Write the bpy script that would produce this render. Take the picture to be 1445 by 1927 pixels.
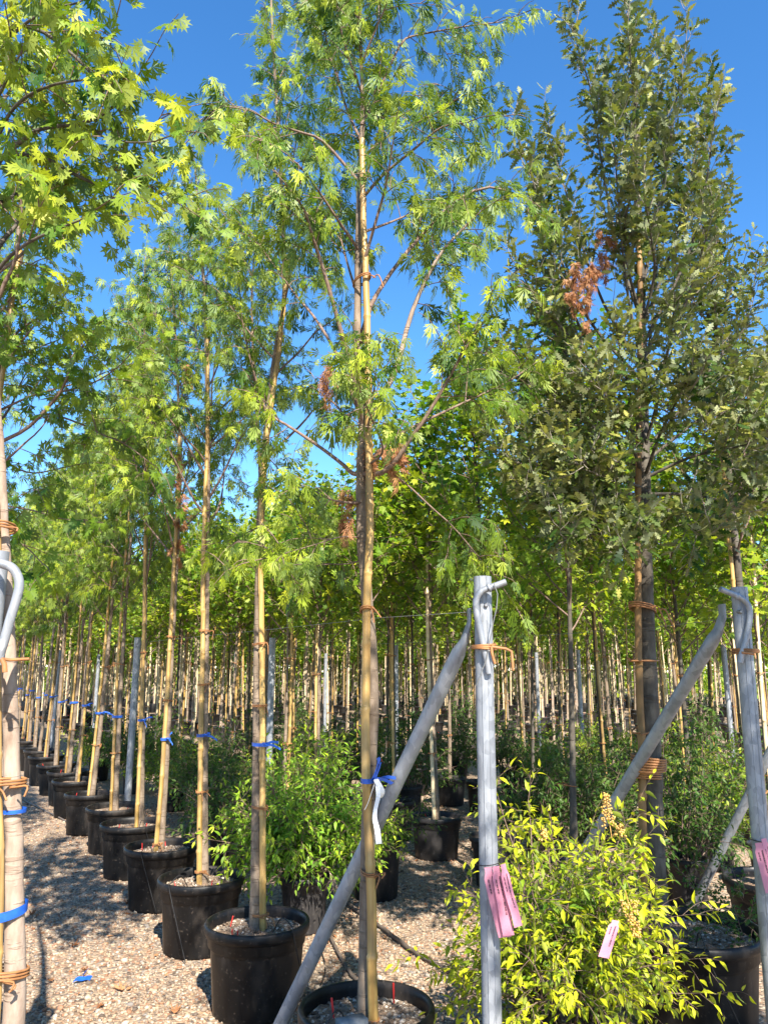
import bpy, math, random
import numpy as np
from mathutils import Vector, Matrix

for o in list(bpy.data.objects):
    bpy.data.objects.remove(o)
sc = bpy.context.scene
COL = sc.collection
random.seed(7)

# ------------------------------------------------------------------ camera
FPX, CX, CY = 1447.0, 722.5, 963.5
PITCH = math.radians(11.6)
CAMZ = 1.65
cam_d = bpy.data.cameras.new('camera')
cam = bpy.data.objects.new('camera', cam_d)
COL.objects.link(cam)
cam.location = (0, 0, CAMZ)
cam.rotation_euler = (math.pi / 2 + PITCH, 0, 0)
cam_d.sensor_fit = 'VERTICAL'
cam_d.sensor_height = 36
cam_d.lens = FPX / 1927 * 36
cam_d.clip_end = 2000
cam_d.clip_start = 0.05
sc.camera = cam

# ------------------------------------------------------------------ sky, sun, exposure
SUN_EL = math.radians(43)
SUN_AZ = math.radians(164)            # clockwise from +Y (the view direction)
w = bpy.data.worlds.new('World')
sc.world = w
w.use_nodes = True
nt = w.node_tree
nt.nodes.clear()
sky = nt.nodes.new('ShaderNodeTexSky')
sky.sky_type = 'NISHITA'
sky.sun_disc = False
sky.sun_elevation = SUN_EL
sky.sun_rotation = SUN_AZ
sky.altitude = 300
sky.air_density = 0.85
sky.dust_density = 0.2
sky.ozone_density = 2.2
hs = nt.nodes.new('ShaderNodeHueSaturation')
hs.inputs['Saturation'].default_value = 1.27
bg = nt.nodes.new('ShaderNodeBackground')
bg.inputs['Strength'].default_value = 0.118
out = nt.nodes.new('ShaderNodeOutputWorld')
nt.links.new(sky.outputs[0], hs.inputs['Color'])
nt.links.new(hs.outputs[0], bg.inputs[0])
nt.links.new(bg.outputs[0], out.inputs[0])
sd = bpy.data.lights.new('sun', 'SUN')
sd.energy = 5.0
sd.angle = math.radians(0.53)
sd.color = (1.0, 0.93, 0.82)
sun = bpy.data.objects.new('sun', sd)
COL.objects.link(sun)
sdir = Vector((math.sin(SUN_AZ) * math.cos(SUN_EL), math.cos(SUN_AZ) * math.cos(SUN_EL), math.sin(SUN_EL)))
sun.rotation_euler = sdir.to_track_quat('Z', 'Y').to_euler()
sun.location = (6, -10, 14)
sc.view_settings.view_transform = 'Standard'
sc.view_settings.look = 'None'
sc.view_settings.exposure = 1.58
sc.view_settings.gamma = 1.0
sc.view_settings.use_curve_mapping = False
try:
    sc.cycles.max_bounces = 8
    sc.cycles.transparent_max_bounces = 4
    sc.cycles.use_denoising = True
except Exception:
    pass

# ------------------------------------------------------------------ measuring helpers
SP, CP = math.sin(PITCH), math.cos(PITCH)


def ray(px, py):
    x = (px - CX) / FPX
    u = -(py - CY) / FPX
    return np.array([x, CP - SP * u, SP + CP * u])


def P(px, py, Y):
    r = ray(px, py)
    return np.array([0, 0, CAMZ]) + r * (Y / r[1])


def G(px, py, z=0.0):
    r = ray(px, py)
    return np.array([0, 0, CAMZ]) + r * ((z - CAMZ) / r[2])


def proj(p):
    d = p[1] * CP + (p[2] - CAMZ) * SP
    u = -p[1] * SP + (p[2] - CAMZ) * CP
    return CX + p[0] / d * FPX, CY - u / d * FPX, d


def PL(pts, Y0, Y1=None):
    """pixel polyline -> points whose distance runs from Y0 to Y1"""
    n = len(pts)
    if Y1 is None:
        Y1 = Y0
    return np.array([P(x, y, Y0 + (Y1 - Y0) * i / max(1, n - 1)) for i, (x, y) in enumerate(pts)])


DV = np.array([-0.492, 0.870, 0.0])     # along the rows
NV = np.array([0.870, 0.492, 0.0])      # across the rows
O0 = np.array([-0.066, 3.22, 0.0])      # the middle tree


def RC(n, s):
    return O0 + n * NV + s * DV


# ------------------------------------------------------------------ mesh helpers
def mk_mesh(name, V, faces, mats=(), smooth=False, fattr=None, fmat=None):
    """faces: list of int arrays (n,k)"""
    me = bpy.data.meshes.new(name)
    V = np.asarray(V, dtype=np.float32).reshape(-1, 3)
    me.vertices.add(len(V))
    me.vertices.foreach_set('co', V.ravel())
    faces = [np.asarray(f, dtype=np.int32) for f in faces if len(f)]
    loops = np.concatenate([f.ravel() for f in faces])
    sizes = np.concatenate([np.full(len(f), f.shape[1], dtype=np.int32) for f in faces])
    starts = np.concatenate([[0], np.cumsum(sizes)[:-1]]).astype(np.int32)
    me.loops.add(len(loops))
    me.loops.foreach_set('vertex_index', loops)
    me.polygons.add(len(sizes))
    me.polygons.foreach_set('loop_start', starts)
    me.polygons.foreach_set('loop_total', sizes)
    if smooth:
        me.polygons.foreach_set('use_smooth', np.ones(len(sizes), dtype=bool))
    if fmat is not None:
        me.polygons.foreach_set('material_index', np.asarray(fmat, dtype=np.int32))
    for m in mats:
        me.materials.append(m)
    me.update(calc_edges=True)
    for k, a in (fattr or {}).items():
        at = me.attributes.new(k, 'FLOAT', 'FACE')
        at.data.foreach_set('value', np.asarray(a, dtype=np.float32))
    return me


def ob(name, me, parent=None, loc=None, kind=None, label=None, cat=None, group=None):
    o = bpy.data.objects.new(name, me)
    COL.objects.link(o)
    if parent is not None:
        o.parent = parent
    if loc is not None:
        o.location = loc
    if kind:
        o['kind'] = kind
    if label:
        o['label'] = label
    if cat:
        o['category'] = cat
    if group:
        o['group'] = group
    return o


def thing(name, label, cat, loc, group=None, rotz=0.0):
    o = ob(name, None, loc=loc, label=label, cat=cat, group=group)
    o.rotation_euler = (0, 0, rotz)
    o.empty_display_size = 0.1
    return o


def smoothline(pts, n):
    """Catmull-Rom through pts, n samples"""
    p = np.asarray(pts, dtype=float)
    if len(p) < 3:
        t = np.linspace(0, 1, n)[:, None]
        return p[0] * (1 - t) + p[-1] * t
    q = np.vstack([2 * p[0] - p[1], p, 2 * p[-1] - p[-2]])
    m = len(p) - 1
    ts = np.linspace(0, m, n)
    i = np.minimum(ts.astype(int), m - 1)
    t = (ts - i)[:, None]
    a, b, c, d = q[i], q[i + 1], q[i + 2], q[i + 3]
    return 0.5 * (2 * b + (c - a) * t + (2 * a - 5 * b + 4 * c - d) * t ** 2 + (3 * b - a - 3 * c + d) * t ** 3)


def tangents(p):
    t = np.gradient(p, axis=0)
    return t / (np.linalg.norm(t, axis=1, keepdims=True) + 1e-9)


class MB:
    def __init__(s):
        s.V, s.F, s.n = [], {3: [], 4: []}, 0
        s.M = {3: [], 4: []}

    def add(s, V, F, m=0):
        V = np.asarray(V, float)
        F = np.asarray(F, int)
        s.V.append(V)
        s.F[F.shape[1]].append(F + s.n)
        s.M[F.shape[1]].append(np.full(len(F), m))
        s.n += len(V)

    def tube(s, pts, rad, sides=8, cap=True, m=0, ell=None, ref=None):
        p = np.asarray(pts, float)
        n = len(p)
        r = np.broadcast_to(np.asarray(rad, float), (n,))
        t = tangents(p)
        if ref is None:
            ref = np.array([0, 0, 1.0]) if abs(t[0, 2]) < 0.8 else np.array([1.0, 0, 0])
        u = np.zeros_like(p)
        prev = np.asarray(ref, float)
        for i in range(n):
            a = prev - t[i] * np.dot(prev, t[i])
            a /= np.linalg.norm(a) + 1e-9
            u[i] = a
            prev = a
        v = np.cross(t, u)
        th = np.linspace(0, 2 * math.pi, sides, endpoint=False)
        eu = np.ones(n) if ell is None else np.asarray(ell, float)
        ring = p[:, None, :] + r[:, None, None] * (
            np.cos(th)[None, :, None] * u[:, None, :] * eu[:, None, None] + np.sin(th)[None, :, None] * v[:, None, :])
        V = ring.reshape(-1, 3)
        i = np.arange(n - 1)[:, None] * sides
        j = np.arange(sides)[None, :]
        j2 = (j + 1) % sides
        F = np.stack([i + j, i + j2, i + sides + j2, i + sides + j], -1).reshape(-1, 4)
        s.add(V, F, m)
        if cap:
            for k, sgn in ((0, 1), (n - 1, -1)):
                c = np.vstack([V[k * sides:(k + 1) * sides], p[k]])
                jj = np.arange(sides)
                a, b = (jj, (jj + 1) % sides)
                T = np.stack([b, a, np.full(sides, sides)] if sgn > 0 else [a, b, np.full(sides, sides)], -1)
                s.add(c, T, m)

    def lathe(s, prof, n=32, c=(0, 0, 0), m=0, rmod=None):
        prof = np.asarray(prof, float)
        th = np.linspace(0, 2 * math.pi, n, endpoint=False)
        R = prof[:, 0][:, None] * np.ones(n)[None]
        if rmod is not None:
            R = R + rmod(th[None, :], prof[:, 1][:, None])
        V = np.stack([R * np.cos(th), R * np.sin(th), prof[:, 1][:, None] * np.ones(n)[None]], -1).reshape(-1, 3) + np.asarray(c)
        k = len(prof)
        i = np.arange(k - 1)[:, None] * n
        j = np.arange(n)[None]
        j2 = (j + 1) % n
        F = np.stack([i + j, i + j2, i + n + j2, i + n + j], -1).reshape(-1, 4)
        s.add(V, F, m)

    def box(s, c, sx, sy, sz, rz=0.0, m=0):
        x, y, z = sx / 2, sy / 2, sz / 2
        V = np.array([[a * x, b * y, d * z] for d in (-1, 1) for b in (-1, 1) for a in (-1, 1)])
        ca, sa = math.cos(rz), math.sin(rz)
        V = V @ np.array([[ca, sa, 0], [-sa, ca, 0], [0, 0, 1]]) + np.asarray(c)
        s.add(V, [[0, 2, 3, 1], [4, 5, 7, 6], [0, 1, 5, 4], [2, 6, 7, 3], [0, 4, 6, 2], [1, 3, 7, 5]], m)

    def mesh(s, name, mats, smooth=True, off=None):
        V = np.vstack(s.V)
        if off is not None:
            V = V - np.asarray(off)
        fs, ms = [], []
        for k in (3, 4):
            if s.F[k]:
                fs.append(np.vstack(s.F[k]))
                ms.append(np.concatenate(s.M[k]))
        return mk_mesh(name, V, fs, mats, smooth, fmat=np.concatenate(ms))


# ------------------------------------------------------------------ materials
def new_mat(name):
    m = bpy.data.materials.new(name)
    m.use_nodes = True
    t = m.node_tree
    t.nodes.clear()
    o = t.nodes.new('ShaderNodeOutputMaterial')
    b = t.nodes.new('ShaderNodeBsdfPrincipled')
    t.links.new(b.outputs[0], o.inputs['Surface'])
    return m, t, b, o


def ramp(t, fac, stops, interp='LINEAR'):
    r = t.nodes.new('ShaderNodeValToRGB')
    r.color_ramp.interpolation = interp
    e = r.color_ramp.elements
    while len(e) < len(stops):
        e.new(0.5)
    for k, (p, c) in enumerate(stops):
        e[k].position = p
        e[k].color = (*c, 1) if len(c) == 3 else c
    t.links.new(fac, r.inputs[0])
    return r.outputs[0]


def tex(t, kind, scale, coord='Object', vec=None, **kw):
    n = t.nodes.new(kind)
    n.inputs['Scale'].default_value = scale
    for k, v in kw.items():
        if k in n.inputs:
            n.inputs[k].default_value = v
        else:
            setattr(n, k, v)
    if vec is None:
        c = t.nodes.new('ShaderNodeTexCoord')
        vec = c.outputs[coord]
    t.links.new(vec, n.inputs['Vector'])
    return n


def mapped(t, scale, coord='Object'):
    c = t.nodes.new('ShaderNodeTexCoord')
    m = t.nodes.new('ShaderNodeMapping')
    m.inputs['Scale'].default_value = scale
    t.links.new(c.outputs[coord], m.inputs['Vector'])
    return m.outputs[0]


def mixc(t, fac, a, b, mode='MIX'):
    n = t.nodes.new('ShaderNodeMix')
    n.data_type = 'RGBA'
    n.blend_type = mode
    for sock, v in ((n.inputs[0], fac), (n.inputs[6], a), (n.inputs[7], b)):
        if isinstance(v, (int, float)):
            sock.default_value = v
        elif isinstance(v, tuple):
            sock.default_value = (*v, 1)
        else:
            t.links.new(v, sock)
    return n.outputs[2]


def bump(t, b, h, strength=0.4, dist=0.01):
    n = t.nodes.new('ShaderNodeBump')
    n.inputs['Strength'].default_value = strength
    n.inputs['Distance'].default_value = dist
    t.links.new(h, n.inputs['Height'])
    t.links.new(n.outputs[0], b.inputs['Normal'])


def leaf_mat(name, stops, tipc, back, transl=0.30, rough=0.48, spec=0.26, tcol=None):
    m, t, b, o = new_mat(name)
    a = t.nodes.new('ShaderNodeAttribute')
    a.attribute_name = 'rnd'
    a2 = t.nodes.new('ShaderNodeAttribute')
    a2.attribute_name = 'tip'
    c = ramp(t, a.outputs['Fac'], stops)
    c = mixc(t, a2.outputs['Fac'], c, tipc)
    g = t.nodes.new('ShaderNodeNewGeometry')
    cb = mixc(t, 0.55, c, back)
    cc = mixc(t, g.outputs['Backfacing'], c, cb)
    nz = tex(t, 'ShaderNodeTexNoise', 55.0, Detail=3.0)
    cc = mixc(t, 1.0, cc, ramp(t, nz.outputs['Fac'], [(.32, (.62, .66, .60)), (.55, (1, 1, 1)), (.75, (1.12, 1.08, 1.0))]), 'MULTIPLY')
    t.links.new(cc, b.inputs['Base Color'])
    b.inputs['Roughness'].default_value = rough
    b.inputs['Specular IOR Level'].default_value = spec
    tr = t.nodes.new('ShaderNodeBsdfTranslucent')
    ct = mixc(t, 1.0, c, tcol or (1.5, 1.55, 0.6), 'MULTIPLY')
    t.links.new(ct, tr.inputs[0])
    mx = t.nodes.new('ShaderNodeMixShader')
    mx.inputs[0].default_value = transl
    t.links.new(b.outputs[0], mx.inputs[1])
    t.links.new(tr.outputs[0], mx.inputs[2])
    t.links.new(mx.outputs[0], o.inputs['Surface'])
    return m


M = {}
M['lac'] = leaf_mat('cut leaf foliage', [(0, (.020, .058, .006)), (.5, (.062, .138, .011)), (1, (.125, .205, .018))], (.36, .42, .03), (.16, .24, .09))
M['broad'] = leaf_mat('broad maple foliage', [(0, (.028, .085, .008)), (.5, (.085, .180, .014)), (1, (.17, .26, .02))], (.40, .43, .03), (.18, .25, .08))
M['maple'] = leaf_mat('field maple foliage', [(0, (.032, .10, .008)), (.5, (.095, .21, .016)), (1, (.175, .29, .024))], (.46, .48, .03), (.17, .26, .07), transl=.40)
M['oak'] = leaf_mat('oak foliage', [(0, (.012, .034, .006)), (.45, (.036, .078, .012)), (1, (.098, .135, .028))], (.31, .295, .07), (.29, .31, .19), transl=.22, rough=.5, spec=.16)
M['nandina'] = leaf_mat('heavenly bamboo foliage', [(0, (.032, .10, .010)), (.5, (.07, .175, .015)), (1, (.13, .25, .02))], (.52, .52, .02), (.22, .28, .08))
M['darkshrub'] = leaf_mat('dark shrub foliage', [(0, (.016, .05, .009)), (.5, (.034, .090, .013)), (1, (.065, .14, .02))], (.20, .26, .04), (.14, .19, .08))
M['fresh'] = leaf_mat('fresh shrub foliage', [(0, (.03, .12, .012)), (.5, (.085, .25, .022)), (1, (.15, .34, .03))], (.52, .55, .03), (.16, .26, .07))
M['dead'] = leaf_mat('dead leaves', [(0, (.16, .055, .022)), (.5, (.30, .12, .05)), (1, (.42, .22, .11))], (.42, .22, .10), (.32, .17, .09), transl=.2, rough=.7, spec=.2, tcol=(1.2, .9, .6))


def bark(name, c1, c2, c3, scale=1.0, bs=.5):
    m, t, b, o = new_mat(name)
    v = mapped(t, (14 * scale, 14 * scale, 5 * scale))
    n = tex(t, 'ShaderNodeTexNoise', 2.2, vec=v, Detail=7.0, Roughness=.62)
    c = ramp(t, n.outputs['Fac'], [(.28, c1), (.5, c2), (.74, c3)])
    v2 = mapped(t, (9 * scale, 9 * scale, 60 * scale))
    n2 = tex(t, 'ShaderNodeTexNoise', 1.0, vec=v2, Detail=3.0)
    k = ramp(t, n2.outputs['Fac'], [(.58, (0, 0, 0)), (.66, (1, 1, 1))])
    c = mixc(t, k, c, mixc(t, .55, c, c1))
    t.links.new(c, b.inputs['Base Color'])
    b.inputs['Roughness'].default_value = .8
    b.inputs['Specular IOR Level'].default_value = .25
    ad = t.nodes.new('ShaderNodeMath')
    ad.operation = 'ADD'
    t.links.new(n.outputs['Fac'], ad.inputs[0])
    t.links.new(k, ad.inputs[1])
    bump(t, b, ad.outputs[0], bs, .004)
    return m


M['bark'] = bark('maple bark', (.095, .068, .046), (.185, .138, .098), (.28, .22, .165))
M['barkpale'] = bark('pale maple bark', (.20, .14, .10), (.31, .235, .18), (.40, .32, .255))
M['barkdark'] = bark('oak bark', (.045, .038, .030), (.085, .072, .056), (.15, .135, .108), .8, .8)
M['twig'] = bark('twig bark', (.09, .055, .04), (.17, .115, .085), (.26, .19, .15), 3.0, .2)
M['twiggrey'] = bark('grey twig bark', (.12, .10, .08), (.20, .17, .14), (.30, .27, .23), 3.0, .2)


def bamboo():
    m, t, b, o = new_mat('bamboo cane')
    v = mapped(t, (60, 60, 3))
    n = tex(t, 'ShaderNodeTexNoise', 1.0, vec=v, Detail=5.0)
    c = ramp(t, n.outputs['Fac'], [(.3, (.27, .155, .042)), (.5, (.42, .265, .082)), (.75, (.52, .365, .145))])
    n2 = tex(t, 'ShaderNodeTexNoise', 3.5, Detail=4.0)
    k = ramp(t, n2.outputs['Fac'], [(.5, (0, 0, 0)), (.72, (1, 1, 1))])
    c = mixc(t, k, c, (.22, .135, .055))
    oi = t.nodes.new('ShaderNodeObjectInfo')
    k2 = ramp(t, oi.outputs['Random'], [(0, (.75, .72, .70)), (.5, (1, 1, 1)), (1, (1.1, 1.08, .95))])
    c = mixc(t, 1.0, c, k2, 'MULTIPLY')
    n3 = tex(t, 'ShaderNodeTexVoronoi', 26.0)
    k3 = ramp(t, n3.outputs['Distance'], [(.03, (1, 1, 1)), (.10, (0, 0, 0))])
    c = mixc(t, k3, c, (.14, .09, .045))
    t.links.new(c, b.inputs['Base Color'])
    b.inputs['Roughness'].default_value = .5
    bump(t, b, n.outputs['Fac'], .25, .002)
    return m


M['bamboo'] = bamboo()


def plain(name, c, rough=.6, spec=.4, metal=0.0, var=.25, scale=20, bs=0.0):
    m, t, b, o = new_mat(name)
    n = tex(t, 'ShaderNodeTexNoise', scale, Detail=4.0)
    d = tuple(x * (1 - var) for x in c)
    l = tuple(min(1, x * (1 + var)) for x in c)
    t.links.new(ramp(t, n.outputs['Fac'], [(.3, d), (.7, l)]), b.inputs['Base Color'])
    b.inputs['Roughness'].default_value = rough
    b.inputs['Specular IOR Level'].default_value = spec
    b.inputs['Metallic'].default_value = metal
    if bs:
        bump(t, b, n.outputs['Fac'], bs, .004)
    return m


def potmat(name, base, dust):
    m, t, b, o = new_mat(name)
    v = mapped(t, (5, 5, 1.6))
    n = tex(t, 'ShaderNodeTexNoise', 1.3, vec=v, Detail=8.0, Roughness=.65)
    k = ramp(t, n.outputs['Fac'], [(.50, (0, 0, 0)), (.80, (1, 1, 1))])
    n2 = tex(t, 'ShaderNodeTexNoise', 60.0, Detail=3.0)
    k2 = ramp(t, n2.outputs['Fac'], [(.62, (0, 0, 0)), (.75, (1, 1, 1))])
    c = mixc(t, k, base, dust)
    c = mixc(t, mixc(t, .5, k2, (0, 0, 0)), c, tuple(min(1, x * 2.5) for x in dust))
    oi = t.nodes.new('ShaderNodeObjectInfo')
    k4 = ramp(t, oi.outputs['Random'], [(0, (.8, .8, .8)), (1, (1.25, 1.22, 1.18))])
    c = mixc(t, 1.0, c, k4, 'MULTIPLY')
    t.links.new(c, b.inputs['Base Color'])
    r = ramp(t, n.outputs['Fac'], [(.35, (.34, .34, .34)), (.75, (.7, .7, .7))])
    t.links.new(r, b.inputs['Roughness'])
    b.inputs['Specular IOR Level'].default_value = .3
    bump(t, b, n.outputs['Fac'], .12, .004)
    return m


M['pot'] = potmat('black plastic pot', (.0045, .0045, .005), (.040, .032, .026))
M['potgrey'] = potmat('faded grey plastic pot', (.022, .021, .022), (.062, .056, .052))


def galv():
    m, t, b, o = new_mat('galvanised steel')
    v = mapped(t, (16, 16, 9))
    vo = tex(t, 'ShaderNodeTexVoronoi', 3.0, vec=v)
    n = tex(t, 'ShaderNodeTexNoise', 5.0, Detail=7.0)
    sp = t.nodes.new('ShaderNodeSeparateColor')
    t.links.new(vo.outputs['Color'], sp.inputs[0])
    c1 = ramp(t, sp.outputs[0], [(0, (.25, .262, .28)), (1, (.38, .395, .415))])
    c2 = ramp(t, n.outputs['Fac'], [(.35, (.68, .70, .74)), (.7, (1, 1, 1))])
    c = mixc(t, 1.0, c1, c2, 'MULTIPLY')
    vs = mapped(t, (70, 70, 2.0))
    ns = tex(t, 'ShaderNodeTexNoise', 1.0, vec=vs, Detail=3.0)
    ks = ramp(t, ns.outputs['Fac'], [(.60, (0, 0, 0)), (.72, (1, 1, 1))])
    c = mixc(t, mixc(t, .5, ks, (0, 0, 0)), c, (.24, .25, .26))
    t.links.new(c, b.inputs['Base Color'])
    b.inputs['Metallic'].default_value = .35
    t.links.new(ramp(t, n.outputs['Fac'], [(.3, (.42, .42, .42)), (.7, (.62, .62, .62))]), b.inputs['Roughness'])
    bump(t, b, n.outputs['Fac'], .08, .002)
    return m


M['galv'] = galv()
M['cane'] = plain('weathered pale cane', (.60, .475, .29), .6, .3, 0, .35, 9)
M['caneshade'] = plain('shade darkened cane', (.20, .115, .042), .6, .3, 0, .35, 9)  # cane colour darkened to stand in for shade on the oak's stake
M['steeldark'] = plain('dark steel bolt', (.22, .22, .23), .45, .5, .7)
M['rubber'] = plain('orange brown rubber tie', (.30, .135, .05), .6, .35, 0, .3, 30)
M['ribbon'] = plain('blue plastic ribbon', (.012, .085, .42), .38, .5, 0, .35, 25)
M['white'] = plain('white paper label', (.78, .77, .76), .55, .4, 0, .06, 12)
M['red'] = plain('red plastic', (.62, .035, .03), .4, .5, 0, .2)
M['black'] = plain('black rubber tubing', (.016, .016, .017), .5, .4, 0, .3)
M['hose'] = plain('dusty brown drip hose', (.105, .082, .066), .6, .4, 0, .4, 14)
M['wire'] = plain('galvanised wire', (.20, .20, .195), .45, .5, .5)
M['berry'] = plain('tan berries', (.50, .29, .075), .4, .5, 0, .35, 60)
M['block'] = plain('grey concrete block', (.15, .16, .17), .85, .3, 0, .2, 40, .4)


def pinkmat():
    m, t, b, o = new_mat('pink paper tag')
    c = t.nodes.new('ShaderNodeTexCoord')
    s = t.nodes.new('ShaderNodeSeparateXYZ')
    t.links.new(c.outputs['UV'], s.inputs[0])
    n = tex(t, 'ShaderNodeTexNoise', 34.0, vec=c.outputs['UV'], Detail=2.0)

    def band(sock, a, bb):
        r = t.nodes.new('ShaderNodeValToRGB')
        r.color_ramp.interpolation = 'CONSTANT'
        e = r.color_ramp.elements
        e[0].color = (0, 0, 0, 1)
        e[1].position = a
        e[1].color = (1, 1, 1, 1)
        x = e.new(bb)
        x.color = (0, 0, 0, 1)
        t.links.new(sock, r.inputs[0])
        return r.outputs[0]
    w1 = t.nodes.new('ShaderNodeTexNoise')
    mp = t.nodes.new('ShaderNodeMapping')
    mp.inputs['Scale'].default_value = (1, 46, 1)
    t.links.new(c.outputs['UV'], mp.inputs['Vector'])
    t.links.new(mp.outputs[0], w1.inputs['Vector'])
    w1.inputs['Scale'].default_value = 2.0
    ink = ramp(t, w1.outputs['Fac'], [(.36, (0, 0, 0)), (.44, (1, 1, 1))])
    l1 = mixc(t, 1.0, band(s.outputs[0], .58, .74), band(s.outputs[1], .30, .80), 'MULTIPLY')
    l2 = mixc(t, 1.0, band(s.outputs[0], .24, .38), band(s.outputs[1], .55, .76), 'MULTIPLY')
    l = mixc(t, 1.0, l1, l2, 'ADD')
    l = mixc(t, 1.0, l, ink, 'MULTIPLY')
    col = ramp(t, n.outputs['Fac'], [(.3, (.56, .20, .28)), (.7, (.64, .26, .34))])
    col = mixc(t, l, col, (.10, .04, .06))
    t.links.new(col, b.inputs['Base Color'])
    b.inputs['Roughness'].default_value = .55
    tr = t.nodes.new('ShaderNodeBsdfTranslucent')
    t.links.new(col, tr.inputs[0])
    mx = t.nodes.new('ShaderNodeMixShader')
    mx.inputs[0].default_value = .25
    t.links.new(b.outputs[0], mx.inputs[1])
    t.links.new(tr.outputs[0], mx.inputs[2])
    t.links.new(mx.outputs[0], o.inputs['Surface'])
    return m


M['pink'] = pinkmat()

STONES = [(0, (.082, .058, .042)), (.14, (.165, .128, .097)), (.28, (.275, .203, .135)), (.42, (.345, .262, .175)), (.54, (.25, .11, .056)),
          (.64, (.405, .32, .225)), (.76, (.185, .165, .148)), (.86, (.50, .42, .315)), (1, (.30, .187, .105))]





def gravelmat():
    m, t, b, o = new_mat('gravel ground')
    c = t.nodes.new('ShaderNodeTexCoord')
    v = tex(t, 'ShaderNodeTexVoronoi', 48.0, vec=c.outputs['Object'])
    v2 = tex(t, 'ShaderNodeTexVoronoi', 95.0, vec=c.outputs['Object'])
    s = t.nodes.new('ShaderNodeSeparateColor')
    t.links.new(v.outputs['Color'], s.inputs[0])
    s2 = t.nodes.new('ShaderNodeSeparateColor')
    t.links.new(v2.outputs['Color'], s2.inputs[0])
    c1 = ramp(t, s.outputs[0], STONES)
    c2 = ramp(t, s2.outputs[1], STONES)
    n = tex(t, 'ShaderNodeTexNoise', 3.0, vec=c.outputs['Object'], Detail=6.0)
    k = ramp(t, n.outputs['Fac'], [(.45, (0, 0, 0)), (.6, (1, 1, 1))])
    col = mixc(t, k, c1, c2)
    n2 = tex(t, 'ShaderNodeTexNoise', 1.1, vec=c.outputs['Object'], Detail=5.0)
    kk = ramp(t, n2.outputs['Fac'], [(.4, (.86, .80, .74)), (.7, (1, 1, 1))])
    col = mixc(t, 1.0, col, kk, 'MULTIPLY')
    t.links.new(col, b.inputs['Base Color'])
    b.inputs['Roughness'].default_value = .85
    inv = t.nodes.new('ShaderNodeMath')
    inv.operation = 'SUBTRACT'
    inv.inputs[0].default_value = 1.0
    t.links.new(v.outputs['Distance'], inv.inputs[1])
    bump(t, b, inv.outputs[0], .9, .012)
    return m


M['gravel'] = gravelmat()


def stonemat(name, stops, rough=.8):
    m, t, b, o = new_mat(name)
    a = t.nodes.new('ShaderNodeAttribute')
    a.attribute_name = 'rnd'
    c = ramp(t, a.outputs['Fac'], stops)
    n = tex(t, 'ShaderNodeTexNoise', 120.0, Detail=3.0)
    c = mixc(t, 1.0, c, ramp(t, n.outputs['Fac'], [(.3, (.78, .76, .74)), (.7, (1.05, 1.05, 1.05))]), 'MULTIPLY')
    t.links.new(c, b.inputs['Base Color'])
    b.inputs['Roughness'].default_value = rough
    return m


M['stone'] = stonemat('pebbles', STONES)
M['grit'] = stonemat('potting grit', [(0, (.07, .05, .035)), (.4, (.17, .12, .08)), (.75, (.30, .24, .18)), (1, (.52, .47, .40))])


def soilmat():
    m, t, b, o = new_mat('potting soil')
    v = tex(t, 'ShaderNodeTexVoronoi', 75.0)
    s = t.nodes.new('ShaderNodeSeparateColor')
    t.links.new(v.outputs['Color'], s.inputs[0])
    c1 = ramp(t, s.outputs[0], [(0, (.09, .06, .04)), (.5, (.20, .14, .09)), (.8, (.34, .27, .20)), (1, (.52, .46, .38))])
    n = tex(t, 'ShaderNodeTexNoise', 9.0, Detail=6.0)
    k = ramp(t, n.outputs['Fac'], [(.42, (0, 0, 0)), (.6, (1, 1, 1))])
    c = mixc(t, k, c1, (.17, .11, .07))
    t.links.new(c, b.inputs['Base Color'])
    b.inputs['Roughness'].default_value = .95
    bump(t, b, v.outputs['Distance'], .8, .01)
    return m


M['soil'] = soilmat()

# ------------------------------------------------------------------ ground
gm = MB()
gx = np.linspace(-300, 300, 31)
gy = np.linspace(-60, 540, 31)
GX, GY = np.meshgrid(gx, gy)
Vg = np.stack([GX.ravel(), GY.ravel(), np.zeros(GX.size)], -1)
i = np.arange(30)[:, None] * 31
j = np.arange(30)[None]
gm.add(Vg, np.stack([i + j, i + j + 1, i + j + 32, i + j + 31], -1).reshape(-1, 4))
ob('ground', gm.mesh('ground', [M['gravel']], False), kind='structure')

# icosahedron for pebbles
ph = (1 + 5 ** .5) / 2
ICO_V = np.array([[-1, ph, 0], [1, ph, 0], [-1, -ph, 0], [1, -ph, 0], [0, -1, ph], [0, 1, ph], [0, -1, -ph], [0, 1, -ph],
                  [ph, 0, -1], [ph, 0, 1], [-ph, 0, -1], [-ph, 0, 1]]) / math.hypot(1, ph)
ICO_F = np.array([[0, 11, 5], [0, 5, 1], [0, 1, 7], [0, 7, 10], [0, 10, 11], [1, 5, 9], [5, 11, 4], [11, 10, 2], [10, 7, 6], [7, 1, 8],
                  [3, 9, 4], [3, 4, 2], [3, 2, 6], [3, 6, 8], [3, 8, 9], [4, 9, 5], [2, 4, 11], [6, 2, 10], [8, 6, 7], [9, 8, 1]])


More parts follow.
